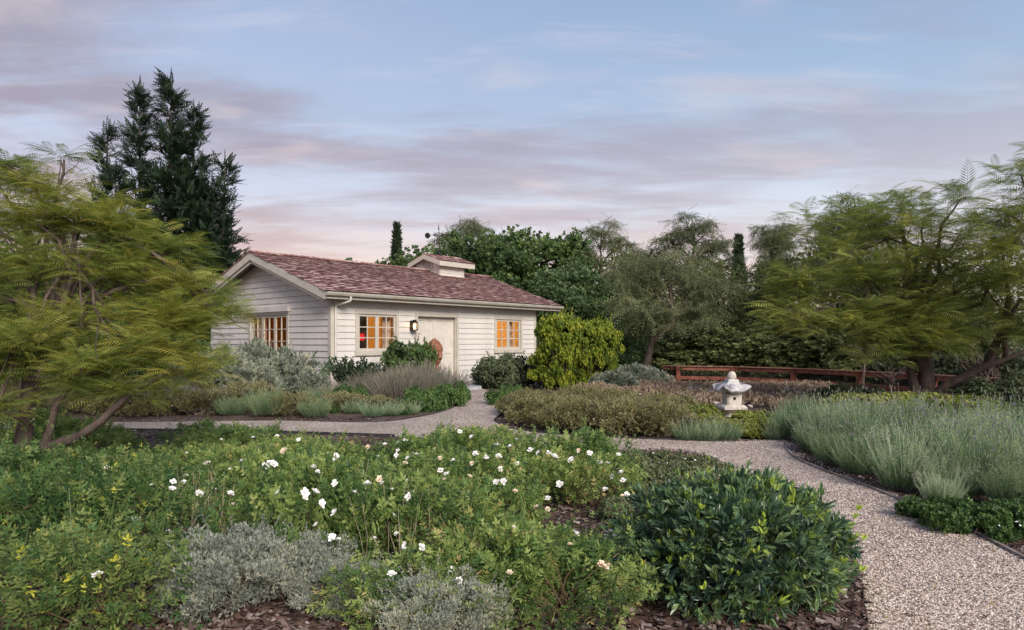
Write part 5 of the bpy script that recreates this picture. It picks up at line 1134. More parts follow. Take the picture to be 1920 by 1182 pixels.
# lavender: a dome of upright leafy stems carrying flower spikes
def lavender(seed, r0, h, n, nf, leafm):
    r_ = ss(seed); g = Geo(); st = Geo(); fl = Geo()
    a = r_.rand(n) * 6.28; q = np.sqrt(r_.rand(n)); lean = q * .75; l = h * r_.uniform(.5, .9, n) * (1 - .25 * q ** 2)
    D = unit(np.stack([np.cos(a) * lean, np.sin(a) * lean, np.ones(n)], 1) + r_.randn(n, 3) * .07); P0 = np.stack([np.cos(a) * q * r0 * .42, np.sin(a) * q * r0 * .42, np.zeros(n)], 1)
    for j in range(5):
        u = .18 + .17 * j; P = P0 + D * (l * u)[:, None]; g.scatter(UPNEED, P, unit(D + r_.randn(n, 3) * .28), rdir(r_, n), l * .27 * r_.uniform(.7, 1.3, n), np.clip(.22 * np.sin(a * 4 + seed) * q + r_.normal(.32 + .10 * j, .16, n), 0, 1))
    a = r_.rand(nf) * 6.28; q = np.sqrt(r_.rand(nf)); lean = q * .72; l = h * r_.uniform(.95, 1.3, nf) * (1 - .18 * q ** 2); D = unit(np.stack([np.cos(a) * lean, np.sin(a) * lean, np.ones(nf)], 1) + r_.randn(nf, 3) * .14)
    P0 = np.stack([np.cos(a) * q * r0 * .42, np.sin(a) * q * r0 * .42, np.zeros(nf)], 1)
    BL = (np.array([(-.006, 0, 0), (.006, 0, 0), (.004, 1, 0), (-.004, 1, 0)], float), np.array([(0, 1, 2, 3)]))
    S = np.stack([np.full(nf, .55), l * .55, l], 1); st.scatter(BL, P0 + D * (l * .45)[:, None], D, np.tile([0, -1., 0], (nf, 1)), S, np.clip(r_.normal(.62, .15, nf), 0, 1))
    SPK = (np.array([(0, 0, 0), (.5, .3, 0), (0, 1, 0), (-.5, .3, 0), (0, .3, .5), (0, .3, -.5)], float), np.array([(0, 1, 2, 3), (0, 4, 2, 5)]))
    fl.scatter(SPK, P0 + D * (l * .97)[:, None], D, rdir(r_, nf), np.stack([np.full(nf, .013), r_.uniform(.03, .055, nf), np.full(nf, .013)], 1), np.clip(r_.normal(.5, .25, nf), 0, 1))
    return [('foliage', g.mesh('foliage', L[leafm]), 'stuff'), ('stems', st.mesh('stems', L[leafm]), 'stuff'), ('flower_spikes', fl.mesh('flower_spikes', L['lavfl']), 'stuff')]
for v in range(3): PROTO[f'lav{v}'] = lavender(120 + v, .55, .60, 460, 70, 'rosem' if v == 1 else 'lav')
PROTO['lavs0'] = lavender(124, .45, .42, 260, 40, 'lav'); PROTO['lavs1'] = lavender(125, .45, .42, 260, 30, 'rosem')
PROTO['lavg0'] = lavender(126, .5, .5, 300, 26, 'rosem')
f, sc = shrub_geo(130, (.78, .72, .72), 6400, 250, .10, TIPLONG, .088, .45, (.50, .19), hi=.45, zlow=-.7, shell=(.6, 1.07), shoots=36, slen=.17, sn=5, dn=.6); r_ = ss(9)
tp_ = sc[sc[:, 2] > .25]; tp_ = tp_[r_.randint(0, len(tp_), 170)] + r_.randn(170, 3) * .06; outd = unit(tp_ - np.array([0, 0, .2])); f.scatter(TIP5, tp_ + outd * .05, unit(outd * .6 + np.array([0, 0, 1.])), rdir(r_, 170), .062, np.clip(r_.normal(.92, .07, 170), 0, 1))
shrub_proto('gloss', 'foliage', f, stems_geo(130, sc, .15, .012, .004, 90), 'gloss', 'stempale')
f, sc = shrub_geo(131, (.42, .38, .40), 11000, 110, .075, UPT, .024, .8, (.6, .2), hi=.4, zlow=-.45, shell=(.6, 1.05), shoots=50, slen=.13, sn=8); shrub_proto('artem', 'foliage', f, stems_geo(131, sc, .12, .006, .003, 50), 'artem', 'stempale')
f, sc = shrub_geo(132, (.5, .5, .42), 3800, 55, .13, UPT, .05, .6, (.45, .2), hi=.5, zlow=-.3, shell=(.5, 1.05), shoots=46, slen=.16, sn=7); sg = stems_geo(132, sc, .25, .005, .002, 55); shrub_proto('olive0', 'foliage', f, sg, 'olive', 'stempale')
f, sc = shrub_geo(133, (.5, .5, .42), 3800, 55, .13, UPT, .05, .6, (.55, .2), hi=.5, zlow=-.3, shell=(.5, 1.05), shoots=46, slen=.16, sn=7); shrub_proto('olive1', 'foliage', f, stems_geo(133, sc, .25, .005, .002, 55), 'olive', 'stempale')
f, sc = shrub_geo(134, (.5, .5, .20), 3200, 60, .09, KNOT, .040, .4, (.5, .2), zc=.03, zlow=-.05, hi=.3); shrub_proto('cover0', 'foliage', f, stems_geo(134, sc, .3, .004, .002, 30), 'daisyleaf')
f, sc = shrub_geo(135, (.5, .5, .22), 2600, 50, .09, KNOT, .045, .4, (.5, .22), zc=.03, zlow=-.05, hi=.5, shell=(.5, 1.08), shoots=40, slen=.07, sn=4); shrub_proto('cover1', 'foliage', f, stems_geo(135, sc, .3, .004, .002, 30), 'green')
f, sc = shrub_geo(136, (.45, .45, .36), 3800, 70, .09, KNOT, .055, .5, (.5, .2), hi=.3, zlow=-.3); shrub_proto('lime', 'foliage', f, stems_geo(136, sc, .15, .006, .003, 20), 'lime')
f, sc = shrub_geo(137, (1.12, 1.0, 2.1), 12000, 230, .20, KNOT, .09, .45, (.5, .22), zc=1.1, hi=.5, zlow=-.95, shell=(.72, 1.02), boxy=7, shoots=30, slen=.3, sn=8); shrub_proto('yellow', 'foliage', f, stems_geo(137, sc, .2, .03, .008, 60, 5), 'yellow', 'bark')
f, sc = shrub_geo(138, (.75, .7, 1.0), 3600, 70, .17, KNOT, .075, .4, (.45, .2), zc=.45, hi=.4, zlow=-.7, shell=(.65, 1.05), shoots=30, slen=.22, sn=7); shrub_proto('round', 'foliage', f, stems_geo(138, sc, .12, .016, .005, 40, 5), 'dense', 'bark')
f, sc = shrub_geo(139, (.75, .65, .85), 3600, 70, .17, KNOT, .065, .4, (.45, .2), zc=.38, hi=.4, zlow=-.7, shell=(.65, 1.05), shoots=30, slen=.2, sn=7); shrub_proto('doorbush', 'foliage', f, stems_geo(139, sc, .12, .016, .005, 40, 5), 'farw', 'bark')
f, sc = shrub_geo(140, (.75, .7, .95), 5600, 90, .16, UPT, .085, .9, (.5, .24), zc=.35, hi=.55, zlow=-.4, shell=(.55, 1.05), shoots=40, slen=.25, sn=5); shrub_proto('sage', 'foliage', f, stems_geo(140, sc, .3, .008, .003, 50), 'sage', 'stempale')
# purple-grey stemmy mass: many fine arching stems with seed heads
def stemmy(seed, n, h, r0):
    r_ = ss(seed); g = Geo(); a = r_.rand(n) * 6.28; q = np.sqrt(r_.rand(n)); D = unit(np.stack([np.cos(a) * q * .8, np.sin(a) * q * .8, np.ones(n)], 1) + r_.randn(n, 3) * .12); l = h * r_.uniform(.6, 1.15, n) * (1 - .3 * q * q)
    P0 = np.stack([np.cos(a) * q * r0 * .5, np.sin(a) * q * r0 * .5, np.zeros(n)], 1); BL = (np.array([(-.005, 0, 0), (.005, 0, 0), (.003, 1, 0), (-.003, 1, 0)], float), np.array([(0, 1, 2, 3)]))
    g.scatter(BL, P0, D, np.tile([0, -1., 0], (n, 1)) + r_.randn(n, 3) * .3, np.stack([np.ones(n), l, l], 1), np.clip(r_.normal(.5, .2, n), 0, 1))
    for j in range(5):
        g.scatter(UPNEED, P0 + D * (l * (.35 + .15 * j))[:, None], unit(D + r_.randn(n, 3) * .25), rdir(r_, n), .13 * r_.uniform(.5, 1, n), np.clip(r_.normal(.45, .2, n), 0, 1))
    return g
g = stemmy(150, 560, .72, .9); shrub_proto('purple', 'foliage', g, stemmy(151, 60, .8, .7), 'purple', 'stempale')
# dark upright branches
def upright(seed, nb, h, leafm, tpl, size, spread, nl=60):
    r_ = ss(seed); g = Geo(); w_ = Geo()
    for i in range(nb):
        a = r_.rand() * 6.28; q = math.sqrt(r_.rand()); D = np.array([math.cos(a) * q * spread, math.sin(a) * q * spread, 1.]); D /= np.linalg.norm(D); l = h * r_.uniform(.55, 1.05); p0 = np.array([math.cos(a) * q * .18, math.sin(a) * q * .18, 0])
        w_.tube([p0, p0 + D * l * .5, p0 + D * l], [.012, .009, .004], 4, cap=False); u = r_.uniform(.12, 1, nl); az = r_.rand(nl) * 6.28; o = np.stack([np.cos(az), np.sin(az), np.full(nl, .9)], 1)
        g.scatter(tpl, p0 + D * (l * u)[:, None], unit(o), rdir(r_, nl), size * r_.uniform(.7, 1.2, nl), np.clip(r_.normal(.4, .2, nl), 0, 1))
    return g, w_
g, w_ = upright(160, 46, 1.15, 'dark', LEAF, .10, .55, 80); shrub_proto('darkup', 'foliage', g, w_, 'dark', 'bark')
g, w_ = upright(161, 18, 1.0, 'rosem', LONG, .10, .8, 70); shrub_proto('rosemary', 'foliage', g, w_, 'rosem', 'bark')
f, sc = shrub_geo(162, (.5, .5, .45), 1600, 40, .14, UPT, .07, .8, (.5, .2), hi=.3, zlow=-.3, shell=(.4, 1)); shrub_proto('drytuft', 'foliage', f, stems_geo(162, sc, .2, .004, .002, 40), 'dry', 'stempale')
f, sc = shrub_geo(163, (.5, .45, .5), 2400, 44, .14, UPT, .08, .7, (.5, .2), hi=.3, zlow=-.3); shrub_proto('greyshrub', 'foliage', f, stems_geo(163, sc, .2, .005, .002, 40), 'sage', 'stempale')

# ================================================================ roses in the front bed
bloom_meshes = []
for v in range(4):
    r_ = ss(200 + v); g = Geo(); PET = (np.array([(0, 0, 0), (.34, .35, .16), (.30, .85, .22), (0, 1.0, .16), (-.30, .85, .22), (-.34, .35, .16)], float), np.array([(0, 1, 2, 3), (0, 3, 4, 5)]))
    for ring, (k, el, sz) in enumerate(((6, .25, 1.0), (5, .7, .85), (4, 1.15, .6))):
        a = np.arange(k) / k * 6.28 + r_.rand() * 6 + r_.randn(k) * .15; e = el + r_.randn(k) * .15; D = np.stack([np.cos(a) * np.cos(e), np.sin(a) * np.cos(e), np.sin(e)], 1)
        g.scatter(PET, D * .08, D, np.tile([0, 0, 1.], (k, 1)), sz * r_.uniform(.85, 1.1, k), np.clip((.85 if v < 3 else .25) + r_.randn(k) * .1, 0, 1))
    bloom_meshes.append(g.mesh('flower', M['petal']))
rose_list = []
rowname = {9.4: 'beside the left gravel path', 8.7: 'along the back of the bed', 7.9: 'second line from the back', 7.0: 'third line from the back', 6.1: 'in mid bed', 5.2: 'in the forward half', 4.4: 'near the front', 4.0: 'in front of the bare mulch', 3.6: 'at the very front'}
def colname(px):
    for lim, nm in ((60, 'at the far left edge'), (150, 'just right of the left trunk'), (270, 'below the leaning left limb'), (365, 'below the tall dark conifer'), (440, 'below the feathery tree tips'), (510, 'below the gable window'), (600, 'below the bare gable corner'), (690, 'below the drainpipe corner'), (765, 'below the left front window'), (845, 'below the terracotta head'), (915, 'below the front step'), (985, 'below the right front window'), (1055, 'below the eave end'), (1120, 'below the yellow shrub'), (1400, 'next to the glossy shrub')):
        if px < lim: return nm
rows_ = [(9.4, .30, .85, (372, 440)), (8.7, .33, .9, (395, 475, 845, 925)), (7.9, .34, 1.0, (350, 430, 530, 800, 870, 930)), (7.0, .36, 1.0, (330, 425, 515, 600, 690, 775, 860, 945, 1030, 1110)), (6.1, .38, 1.0, (395, 505, 600, 700, 800, 900, 1000, 1105)),
         (5.2, .40, 1.0, (440, 560, 680, 800, 920)), (4.4, .44, 1.0, (570, 700, 840)), (4.0, .30, .9, (960, 1090)), (3.6, .34, .95, (760, 920, 1050))]
r_ = ss(77); roses = []
for d, h, s, pxs in rows_:
    for px in pxs:
        d2 = d + r_.uniform(-.15, .15); X, Y = at(px + r_.uniform(-8, 8), d2); sc_ = s * r_.uniform(.88, 1.12); v = r_.randint(3)
        zs = h / .44 * sc_ * r_.uniform(.72, 1.15) * .95
        fx_ = .8 if d < 8.5 else .95; roses.append([X, Y, sc_ * fx_, zs * (1.12 if d < 7.5 else 1), f'rose{v}', f'rose bush {rowname[d]}, {colname(px)}'])
big = [(-70, 5.0, 1.1, 1.15, 'at the far left edge behind the near ones'), (50, 5.4, 1.0, 1.05, 'in front of the left trunk'), (170, 5.6, .95, .95, 'below the leaning left limb'), (255, 5.7, .85, .85, 'left of the bare mulch patch'), (-20, 4.1, 1.05, 1.15, 'at the left edge with yellow leaves'), (140, 4.3, 1.0, 1.1, 'left of the large double bloom'), (265, 4.5, .9, 1.05, 'carrying the large double white bloom'), (30, 3.3, .9, .95, 'in the bottom left corner'), (200, 3.4, .85, .9, 'left of the silvery shrub at the bottom edge')]
for i, (px, d, s, zs, lb) in enumerate(big):
    X, Y = at(px, d); roses.append([X, Y, s, zs, f'rosebig{i % 2}', f'loose yellowing rose bush {lb}'])
blooms = [(560, 825), (533, 827), (520, 818), (537, 845), (415, 827), (474, 822), (616, 838), (612, 851), (630, 857), (588, 878), (596, 886), (592, 924), (432, 927), (438, 948), (347, 892), (325, 905), (323, 918), (289, 908), (264, 850), (210, 852), (200, 880), (250, 972), (240, 980), (262, 976), (432, 882), (390, 868), (709, 857), (743, 854), (712, 900), (738, 968), (775, 927), (743, 1003), (702, 1012), (622, 1010), (735, 1078), (592, 986), (892, 852), (938, 880), (935, 857), (862, 810), (885, 820), (968, 826), (748, 833), (760, 827), (774, 851), (1071, 865), (1106, 851), (1137, 869), (1165, 888), (1169, 902), (1175, 930), (1167, 932), (1008, 952), (1028, 935), (1027, 956), (966, 923), (867, 926), (882, 927), (790, 1027), (1079, 1002), (1069, 1023), (1127, 1060), (1134, 1066), (690, 840), (760, 870), (825, 860), (850, 865), (665, 925), (815, 843), (505, 872), (456, 790), (400, 772), (392, 790), (470, 800), (1030, 850), (1085, 846), (995, 845), (907, 1125), (1143, 1062)]
_r = ss(404)
for _i in range(46):
    blooms.append((_r.uniform(330, 1160), _r.uniform(835, 935)))
for _i in range(14):
    blooms.append((_r.uniform(120, 1100), _r.uniform(940, 1100)))
tan_ = {(712, 900), (760, 870), (825, 860), (867, 926), (1027, 956), (1069, 1023), (1127, 1060), (1134, 1066), (1143, 1062), (690, 840), (907, 1125), (537, 845), (815, 843)}
bl_of = {i: [] for i in range(len(roses))}
def hitrose(px, py):
    dv = np.array([(px - CX) / F, 1, -(py - HY) / F]); best = None
    for i, rr in enumerate(roses):
        e = np.array([.56 * rr[2], .56 * rr[2], .30 * rr[3]]); c = np.array([rr[0], rr[1], .22 * rr[3]]); o = (np.array([0, 0, H]) - c) / e; dd = dv / e; A = dd @ dd; B_ = o @ dd; Cc = o @ o - 1; q = B_ * B_ - A * Cc
        if q > 0:
            t_ = (-B_ - math.sqrt(q)) / A
            if best is None or t_ < best[0]: best = (t_, i, np.array([0, 0, H]) + dv * t_)
    return best
for (px, py) in blooms:
    hb = hitrose(px, py)
    if hb: bl_of[hb[1]].append((hb[2], (px, py)))
for i, rr in enumerate(roses):
    k = len(bl_of[i]); words = ['', 'one bloom', 'two blooms', 'three blooms', 'four blooms', 'five blooms', 'many blooms']
    t_ = plant(rr[4], 'rose_bush', rr[5] + ', ' + words[min(k, 6)] if k else rr[5], 'rose bush', rr[0], rr[1], float(r_.rand() * 6.28), (rr[2], rr[2], rr[3]), 'white rose bushes in the front bed')
    inv = (Matrix.Translation(t_.location) @ Matrix.Rotation(t_.rotation_euler.z, 4, 'Z') @ Matrix.Diagonal((*t_.scale, 1))).inverted()
    for p, key in bl_of[i]:
        o = link('flower', bloom_meshes[3 if (key in tan_ or r_.rand() < .12) else r_.randint(3)], t_); o.location = inv @ Vector(p); sz = r_.uniform(.022, .034) * (1 if p[1] > 4.8 else .78); o.scale = (sz / rr[2], sz / rr[2], sz / rr[3]); o.rotation_euler = (r_.uniform(-.2, .9) * 1.0, r_.uniform(-.6, .6), r_.uniform(-1, 1) - t_.rotation_euler.z)
        if key in tan_: o['label'] = 'faded cream bloom'
# ================================================================ foreground shrubs
X, Y = at(1376, 3.95); plant('gloss', 'glossy_shrub', 'large glossy green shrub with bright young tips in the near right foreground', 'shrub', X, Y, .6, (.80, .76, .87))
for px, d, s, lb in ((430, 3.75, 1.0, 'silvery grey shrub at the bottom edge, larger left half'), (545, 3.9, .85, 'silvery grey shrub behind the blue flower, upper half'), (640, 3.65, .62, 'small silvery shrub right of the fallen white petals'), (820, 3.3, .75, 'pale silvery shrub at the bottom edge below the roses')):
    X, Y = at(px, d); plant('artem', 'silvery_shrub', lb, 'shrub', X, Y, px * .1, s, 'silvery shrubs in the foreground')
# daisies: low cover left of the path
def starflowers(name, label, parent_pts, size, mat_, n, seed):
    r_ = ss(seed); g = Geo(); k = len(parent_pts); a = r_.rand(k) * 6.28; DISC = (np.array([(math.cos(i * math.pi / 3) , math.sin(i * math.pi / 3), 0) for i in range(6)], float), np.array([(0, 1, 2, 3), (0, 3, 4, 5)]))
    g.scatter(DISC, np.array(parent_pts), np.stack([np.cos(a), np.sin(a), np.zeros(k)], 1), np.stack([r_.randn(k) * .35, -.35 + r_.randn(k) * .35, np.ones(k)], 1), size * r_.uniform(.6, 1.2, k), np.full(k, .95)); return g
def cover_plant(kind, name, label, cat, px, d, s, group, zs=1.0, nfl=0, fsize=.012, hh=.2, rr=.5):
    X, Y = at(px, d); t_ = plant(kind, name, label, cat, X, Y, px * .37, (s, s, s * zs), group)
    if nfl:
        r_ = ss(int(px * 7 + d * 10)); pts = []
        for i in range(nfl):
            a = r_.rand() * 6.28; q = math.sqrt(r_.rand()) * .95; pts.append((math.cos(a) * q * rr, math.sin(a) * q * rr, hh * math.sqrt(max(1 - q * q * .8, 0)) + .02 + .015 * r_.rand()))
        g = starflowers('flowers', '', pts, fsize / s, M['petal'], nfl, int(px)); g.build('flowers', M['petal'], t_, kind='stuff')
    return t_
DG = 'low groundcover starred with small white flowers'
for px, d, s, lb in ((1165, 7.6, .8, 'low flowering groundcover at the back right corner of the rose bed'), (1235, 7.65, .8, 'low flowering groundcover against the path edge opposite the lavender'), (1305, 7.4, .75, 'low flowering groundcover at the outer bend of the path'), (1195, 7.0, .95, 'low flowering groundcover right of the roses'), (1270, 6.7, .9, 'low flowering groundcover behind the glossy shrub'), (1330, 6.5, .75, 'low flowering groundcover in the bend of the path'), (1215, 6.5, .95, 'low flowering groundcover behind the left side of the glossy shrub'), (1385, 5.7, .7, 'low flowering groundcover along the path behind the glossy shrub'), (1310, 5.9, .9, 'low flowering groundcover touching the back of the glossy shrub'), (1450, 5.2, .55, 'narrow groundcover between the glossy shrub and the path'), (1125, 7.5, .8, 'low flowering groundcover behind the last roses'),(1340, 5.4, .8, 'groundcover hidden behind the crown of the glossy shrub'), (1200, 5.6, .75, 'groundcover between the last rose and the glossy shrub')):
    cover_plant('cover0', 'flowering_groundcover', lb, 'groundcover', px, d, s, DG, 1.0, 26)
# greens at the right path edge
for px, d, s, lb in ((1760, 5.5, .55, 'low green mat with daisies hugging the right path edge'), (1830, 5.2, .7, 'dark green mat in front of the lavender'), (1920, 5.15, .75, 'dark green mat at the right edge in front of the lavender'), (1990, 5.3, .8, 'green mat just outside the right edge')):
    cover_plant('cover1', 'green_mat', lb, 'groundcover', px, d, s, 'green mats by the right path edge', 1.2, 7, .012)
# ================================================================ lavender on the right
LG = 'lavender bushes right of the path'
lav = [(1478, 10.0, .85), (1530, 9.6, 1.0), (1500, 11.0, 1.0), (1570, 10.6, 1.05), (1530, 8.9, .85), (1585, 8.9, 1.1), (1560, 8.0, .75), (1640, 9.8, 1.05), (1625, 8.2, 1.0), (1700, 9.2, 1.1), (1700, 10.6, 1.0), (1610, 7.4, .75), (1665, 7.4, 1.0), (1740, 8.2, 1.1), (1780, 9.8, 1.05), (1800, 8.9, 1.1), (1690, 6.6, .85), (1740, 7.1, 1.05), (1800, 7.6, 1.1), (1860, 8.4, 1.1), (1870, 9.9, 1.1), (1930, 9.0, 1.1), (1930, 7.6, 1.15), (1780, 6.25, .8), (1835, 6.4, 1.0), (1910, 6.4, 1.1), (1990, 7.0, 1.1), (1765, 5.85, .5), (1620, 11.3, 1.0), (1900, 5.85, .7)]
near = {5: 'front line', 6: 'front line', 7: 'second line', 8: 'third line', 9: 'fourth line', 10: 'back line', 11: 'rear edge'}
ordn = ['first', 'second', 'third', 'fourth', 'fifth', 'sixth', 'seventh', 'eighth']
cnt = {}
for i, (px, d, s) in enumerate(sorted(lav)):
    k = int(d); j = cnt.get(near[k], 0); cnt[near[k]] = j + 1; X, Y = at(px, d)
    plant(f'lav{i % 3}', 'lavender_bush', f'grey green lavender with faded spikes, {ordn[j]} from left in the {near[k]}', 'lavender', X, Y, i * 1.3, (s * .77, s * .77, s * (1.0 + .12 * math.sin(i * 2.3))), LG)
for px, d, s, kd, lb in ((1290, 9.95, .72, 'lavs0', 'small lavender left of the stone lantern by the path'), (1325, 9.95, .85, 'lavs0', 'middle small lavender below the stone lantern'), (1362, 9.95, .75, 'lavs0', 'small lavender with spikes right below the stone lantern'), (1455, 10.0, .62, 'lavs0', 'small green lavender alone where the path bends')):
    X, Y = at(px, d); plant(kd, 'small_lavender', lb, 'lavender', X, Y, px * .2, s, 'small lavenders below the stone lantern')
for px, d, s, zs, lb in ((1300, 12.2, 1.0, .8, 'compact lime shrub left of the stone lantern'), (1328, 11.6, .7, .75, 'compact lime shrub just left of the lantern base'), (1378, 10.8, .8, .62, 'compact lime shrub in front of the lantern'), (1405, 10.3, .6, .75, 'compact lime shrub touching the path below the lantern'), (1415, 11.3, .85, .85, 'darker compact shrub right of the lantern base')):
    X, Y = at(px, d); plant('lime', 'lime_shrub', lb, 'shrub', X, Y, px * .3, (s, s, s * zs), 'compact lime shrubs round the stone lantern')
for px, d, s, zs, lb in ((1610, 12.9, 1.4, .78, 'low lime hedge plant behind the lavender, leftmost'), (1680, 12.9, 1.4, .82, 'low lime hedge plant left of the feathery trunk'), (1745, 12.6, 1.4, .82, 'low lime hedge plant at the foot of the feathery trunk'), (1815, 12.4, 1.4, .8, 'low lime hedge plant below the leaning limb')):
    X, Y = at(px, d); plant('lime', 'lime_shrub', lb, 'shrub', X, Y, px * .3, (s, s, s * zs), 'low lime hedge behind the lavender')
for px, d, s, zs, lb in ((1600, 14.5, .8, .75, 'dark low bush under the thin pale trunk'), (1870, 12.8, 1.0, .8, 'dark low bush near the right edge behind the lavender'), (1560, 15.5, .6, .7, 'dark low bush at the end of the rock bed'), (1930, 13.6, 1.0, .9, 'dark low bush at the right edge under the trees')):
    X, Y = at(px, d); plant('doorbush', 'dark_bush', lb, 'shrub', X, Y, px * .3, (s, s, s * zs), 'dark low bushes behind the lavender')
# ================================================================ olive-brown shrubs across the path
OG = 'fine leaved olive brown shrubs across the path'
ol = [(990, 13.2), (1010, 11.9), (1050, 11.0), (1060, 12.6), (1100, 10.9), (1105, 11.9), (1120, 13.3), (1150, 10.75), (1160, 12.0), (1185, 13.2), (1205, 10.7), (1215, 11.7), (1245, 10.5), (1255, 12.4), (1040, 14.2), (1000, 14.8), (1090, 15.0), (975, 13.9), (1150, 14.6), (1240, 11.2)]
names_o = ['at the tip beside the cottage path', 'above the bare mulch at the path fork', 'in the front line left of centre', 'in the middle below the eave end', 'in the front line below the yellow shrub', 'in the middle below the yellow shrub', 'at the back below the yellow shrub', 'in the front line right of the yellow shrub', 'in the middle right of the yellow shrub', 'at the back beside the brown dry patch', 'in the front line with yellow flowers', 'in the middle with white flowers', 'in the front line left of the small lavenders', 'at the back left of the lime shrubs', 'at the back in front of the yellow shrub', 'at the back by the right end of the cottage', 'at the back right of the yellow shrub', 'on the cottage path edge', 'at the back among the first stones', 'behind the small lavenders']
for i, ((px, d), nm) in enumerate(zip(ol, names_o)):
    cover_plant(f'olive{i % 2}', 'olive_brown_shrub', f'wispy olive brown shrub {nm}', 'shrub', px, d, 1.0 + .1 * math.sin(i * 2.1), OG, .95 if d < 13 else .85, 14 if d < 13 else 4, .013, .40, .5)
for px, d, s, lb in ((945, 15.6, .8, 'bright green clump on the cottage path opposite the step'), (960, 16.6, .9, 'green clump at the right of the cottage path')):
    cover_plant('cover1', 'green_clump', lb, 'groundcover', px, d, s, 'green clumps right of the cottage path', 1.6, 0)
# grey and dry shrubs by the rock bed and fence
for px, d, s, lb in ((1190, 21.5, 1.3, 'pale grey shrub at the left end of the fence'), (1215, 23.5, 1.2, 'grey shrub under the lower fence rail'), (1150, 18.5, 1.1, 'grey shrub at the foot of the blue green evergreen'), (1240, 24.5, .9, 'grey shrub before the first full fence post')):
    X, Y = at(px, d); plant('greyshrub', 'grey_shrub', lb, 'shrub', X, Y, px, s, 'grey shrubs at the end of the fence')
for i, (px, d, s) in enumerate(((1120, 17.2, 1.1), (1160, 16.6, 1.0), (1200, 18.5, .9), (1240, 19.5, .9), (1285, 21, .8), (1330, 22.5, .8), (1400, 22.3, .8), (1440, 22.5, .7), (1490, 21.5, .8), (1530, 19.5, .9), (1560, 18.3, .8), (1460, 20.2, .7), (1350, 20, .7), (1270, 17.3, .7), (1420, 16.0, .6), (1500, 15.3, .6))):
    X, Y = at(px, d); lb = ['left of the rock bed in front of the grey shrub', 'in front of the leaning pepper trunk', 'under the left end of the fence', 'below the first fence post', 'right of the first fence post', 'left behind the lantern finial', 'right behind the lantern finial', 'below the third gap of the fence', 'below the fourth post', 'at the right end of the rock bed', 'beside the stone heap', 'in the middle of the rocks on the right', 'behind the lantern roof', 'between the first stones', 'right of the lantern in the stones', 'at the lavender corner of the rock bed'][i]
    plant('drytuft', 'dry_plant', f'dry brown twiggy plant {lb}', 'plant', X, Y, i, (s, s, s * (.75 if d < 19 else .42)), 'dry plants on the rocky slope')
X, Y = at(1463, 14.2); t_ = plant('drytuft', 'orange_flower_clump', 'small orange flowered clump at the edge of the rock bed', 'plant', X, Y, 0, (.35, .35, .45)); 
# rocks
r_ = ss(88); rocks = []
for v in range(5):
    g = Geo(); V = []; n = 9; hs = r_.uniform(.32, .5)
    ang_ = np.sort(r_.rand(n) * 6.28 * .25 + np.arange(n) / n * 6.28); rr = r_.uniform(.75, 1.1, n)
    for z, q in ((-.2, .9), (.1, 1.0), (hs * .8, .82)):
        for a, q2 in zip(ang_, rr): V.append((math.cos(a) * q * q2, math.sin(a) * q * q2 * .75, z + r_.randn() * .04))
    V.append((0, 0, hs)); fs4 = [(i * n + j, i * n + (j + 1) % n, (i + 1) * n + (j + 1) % n, (i + 1) * n + j) for i in (0, 1) for j in range(n)]; g.add(V, fs4); 
    g.add(V[2 * n:], [(j, (j + 1) % n, n) for j in range(n)]); rocks.append(g.mesh('stone', M['rock']))
def bedz(x, y): return float(gz(x, y)) + .012 + .16 * float(smooth(y, 13.5, 16.5)) * float(1 - smooth(y, 21, 25))
rb = Geo(); c = [gp(1190, 745), gp(1560, 760), (at(1560, 21)), (at(1220, 25))]
n = 14; V = []
for i in range(n + 1):
    for j in range(n + 1):
        u, v = i / n, j / n; x = (c[0][0] * (1 - u) + c[1][0] * u) * (1 - v) + (c[3][0] * (1 - u) + c[2][0] * u) * v; y = (c[0][1] * (1 - u) + c[1][1] * u) * (1 - v) + (c[3][1] * (1 - u) + c[2][1] * u) * v; V.append((x, y, bedz(x, y)))
rb.add(V, [(i * (n + 1) + j, (i + 1) * (n + 1) + j, (i + 1) * (n + 1) + j + 1, i * (n + 1) + j + 1) for i in range(n) for j in range(n)])
M['dryground'] = surf('dry stony ground', (.13, .085, .055), (.24, .17, .12), 3, .95, .8, c3=(.36, .28, .22), bscale=25, spec=.03)
rbo = rb.build('rock_bed', M['dryground'], kind='structure')
for i in range(190):
    px = r_.uniform(1180, 1560); py = 722 + 55 * r_.rand() ** 1.2
    if py > 745 and px < 1260: py -= 12
    if py > 758 and px > 1520: continue
    X, Y = gp(px, py, -.1); s = r_.uniform(.05, .15) if i % 5 else r_.uniform(.14, .22); o = link('stone', rocks[r_.randint(5)], rbo, (X, Y, bedz(X, Y))); o.rotation_euler = (r_.randn() * .12, r_.randn() * .12, r_.rand() * 6.28); o.scale = (s * 1.25, s, s * r_.uniform(.6, 1.1))
for i in range(40):
    px = r_.uniform(1500, 1545) if i < 18 else r_.uniform(1205, 1240); py = r_.uniform(722, 732); X, Y = gp(px, py, -.1); s = r_.uniform(.1, .2); o = link('stone', rocks[r_.randint(5)], rbo, (X, Y, float(gz(X, Y)) + r_.uniform(0, .16))); o.rotation_euler = tuple(r_.randn(3) * .3); o.scale = (s * 1.2, s, s * .8)
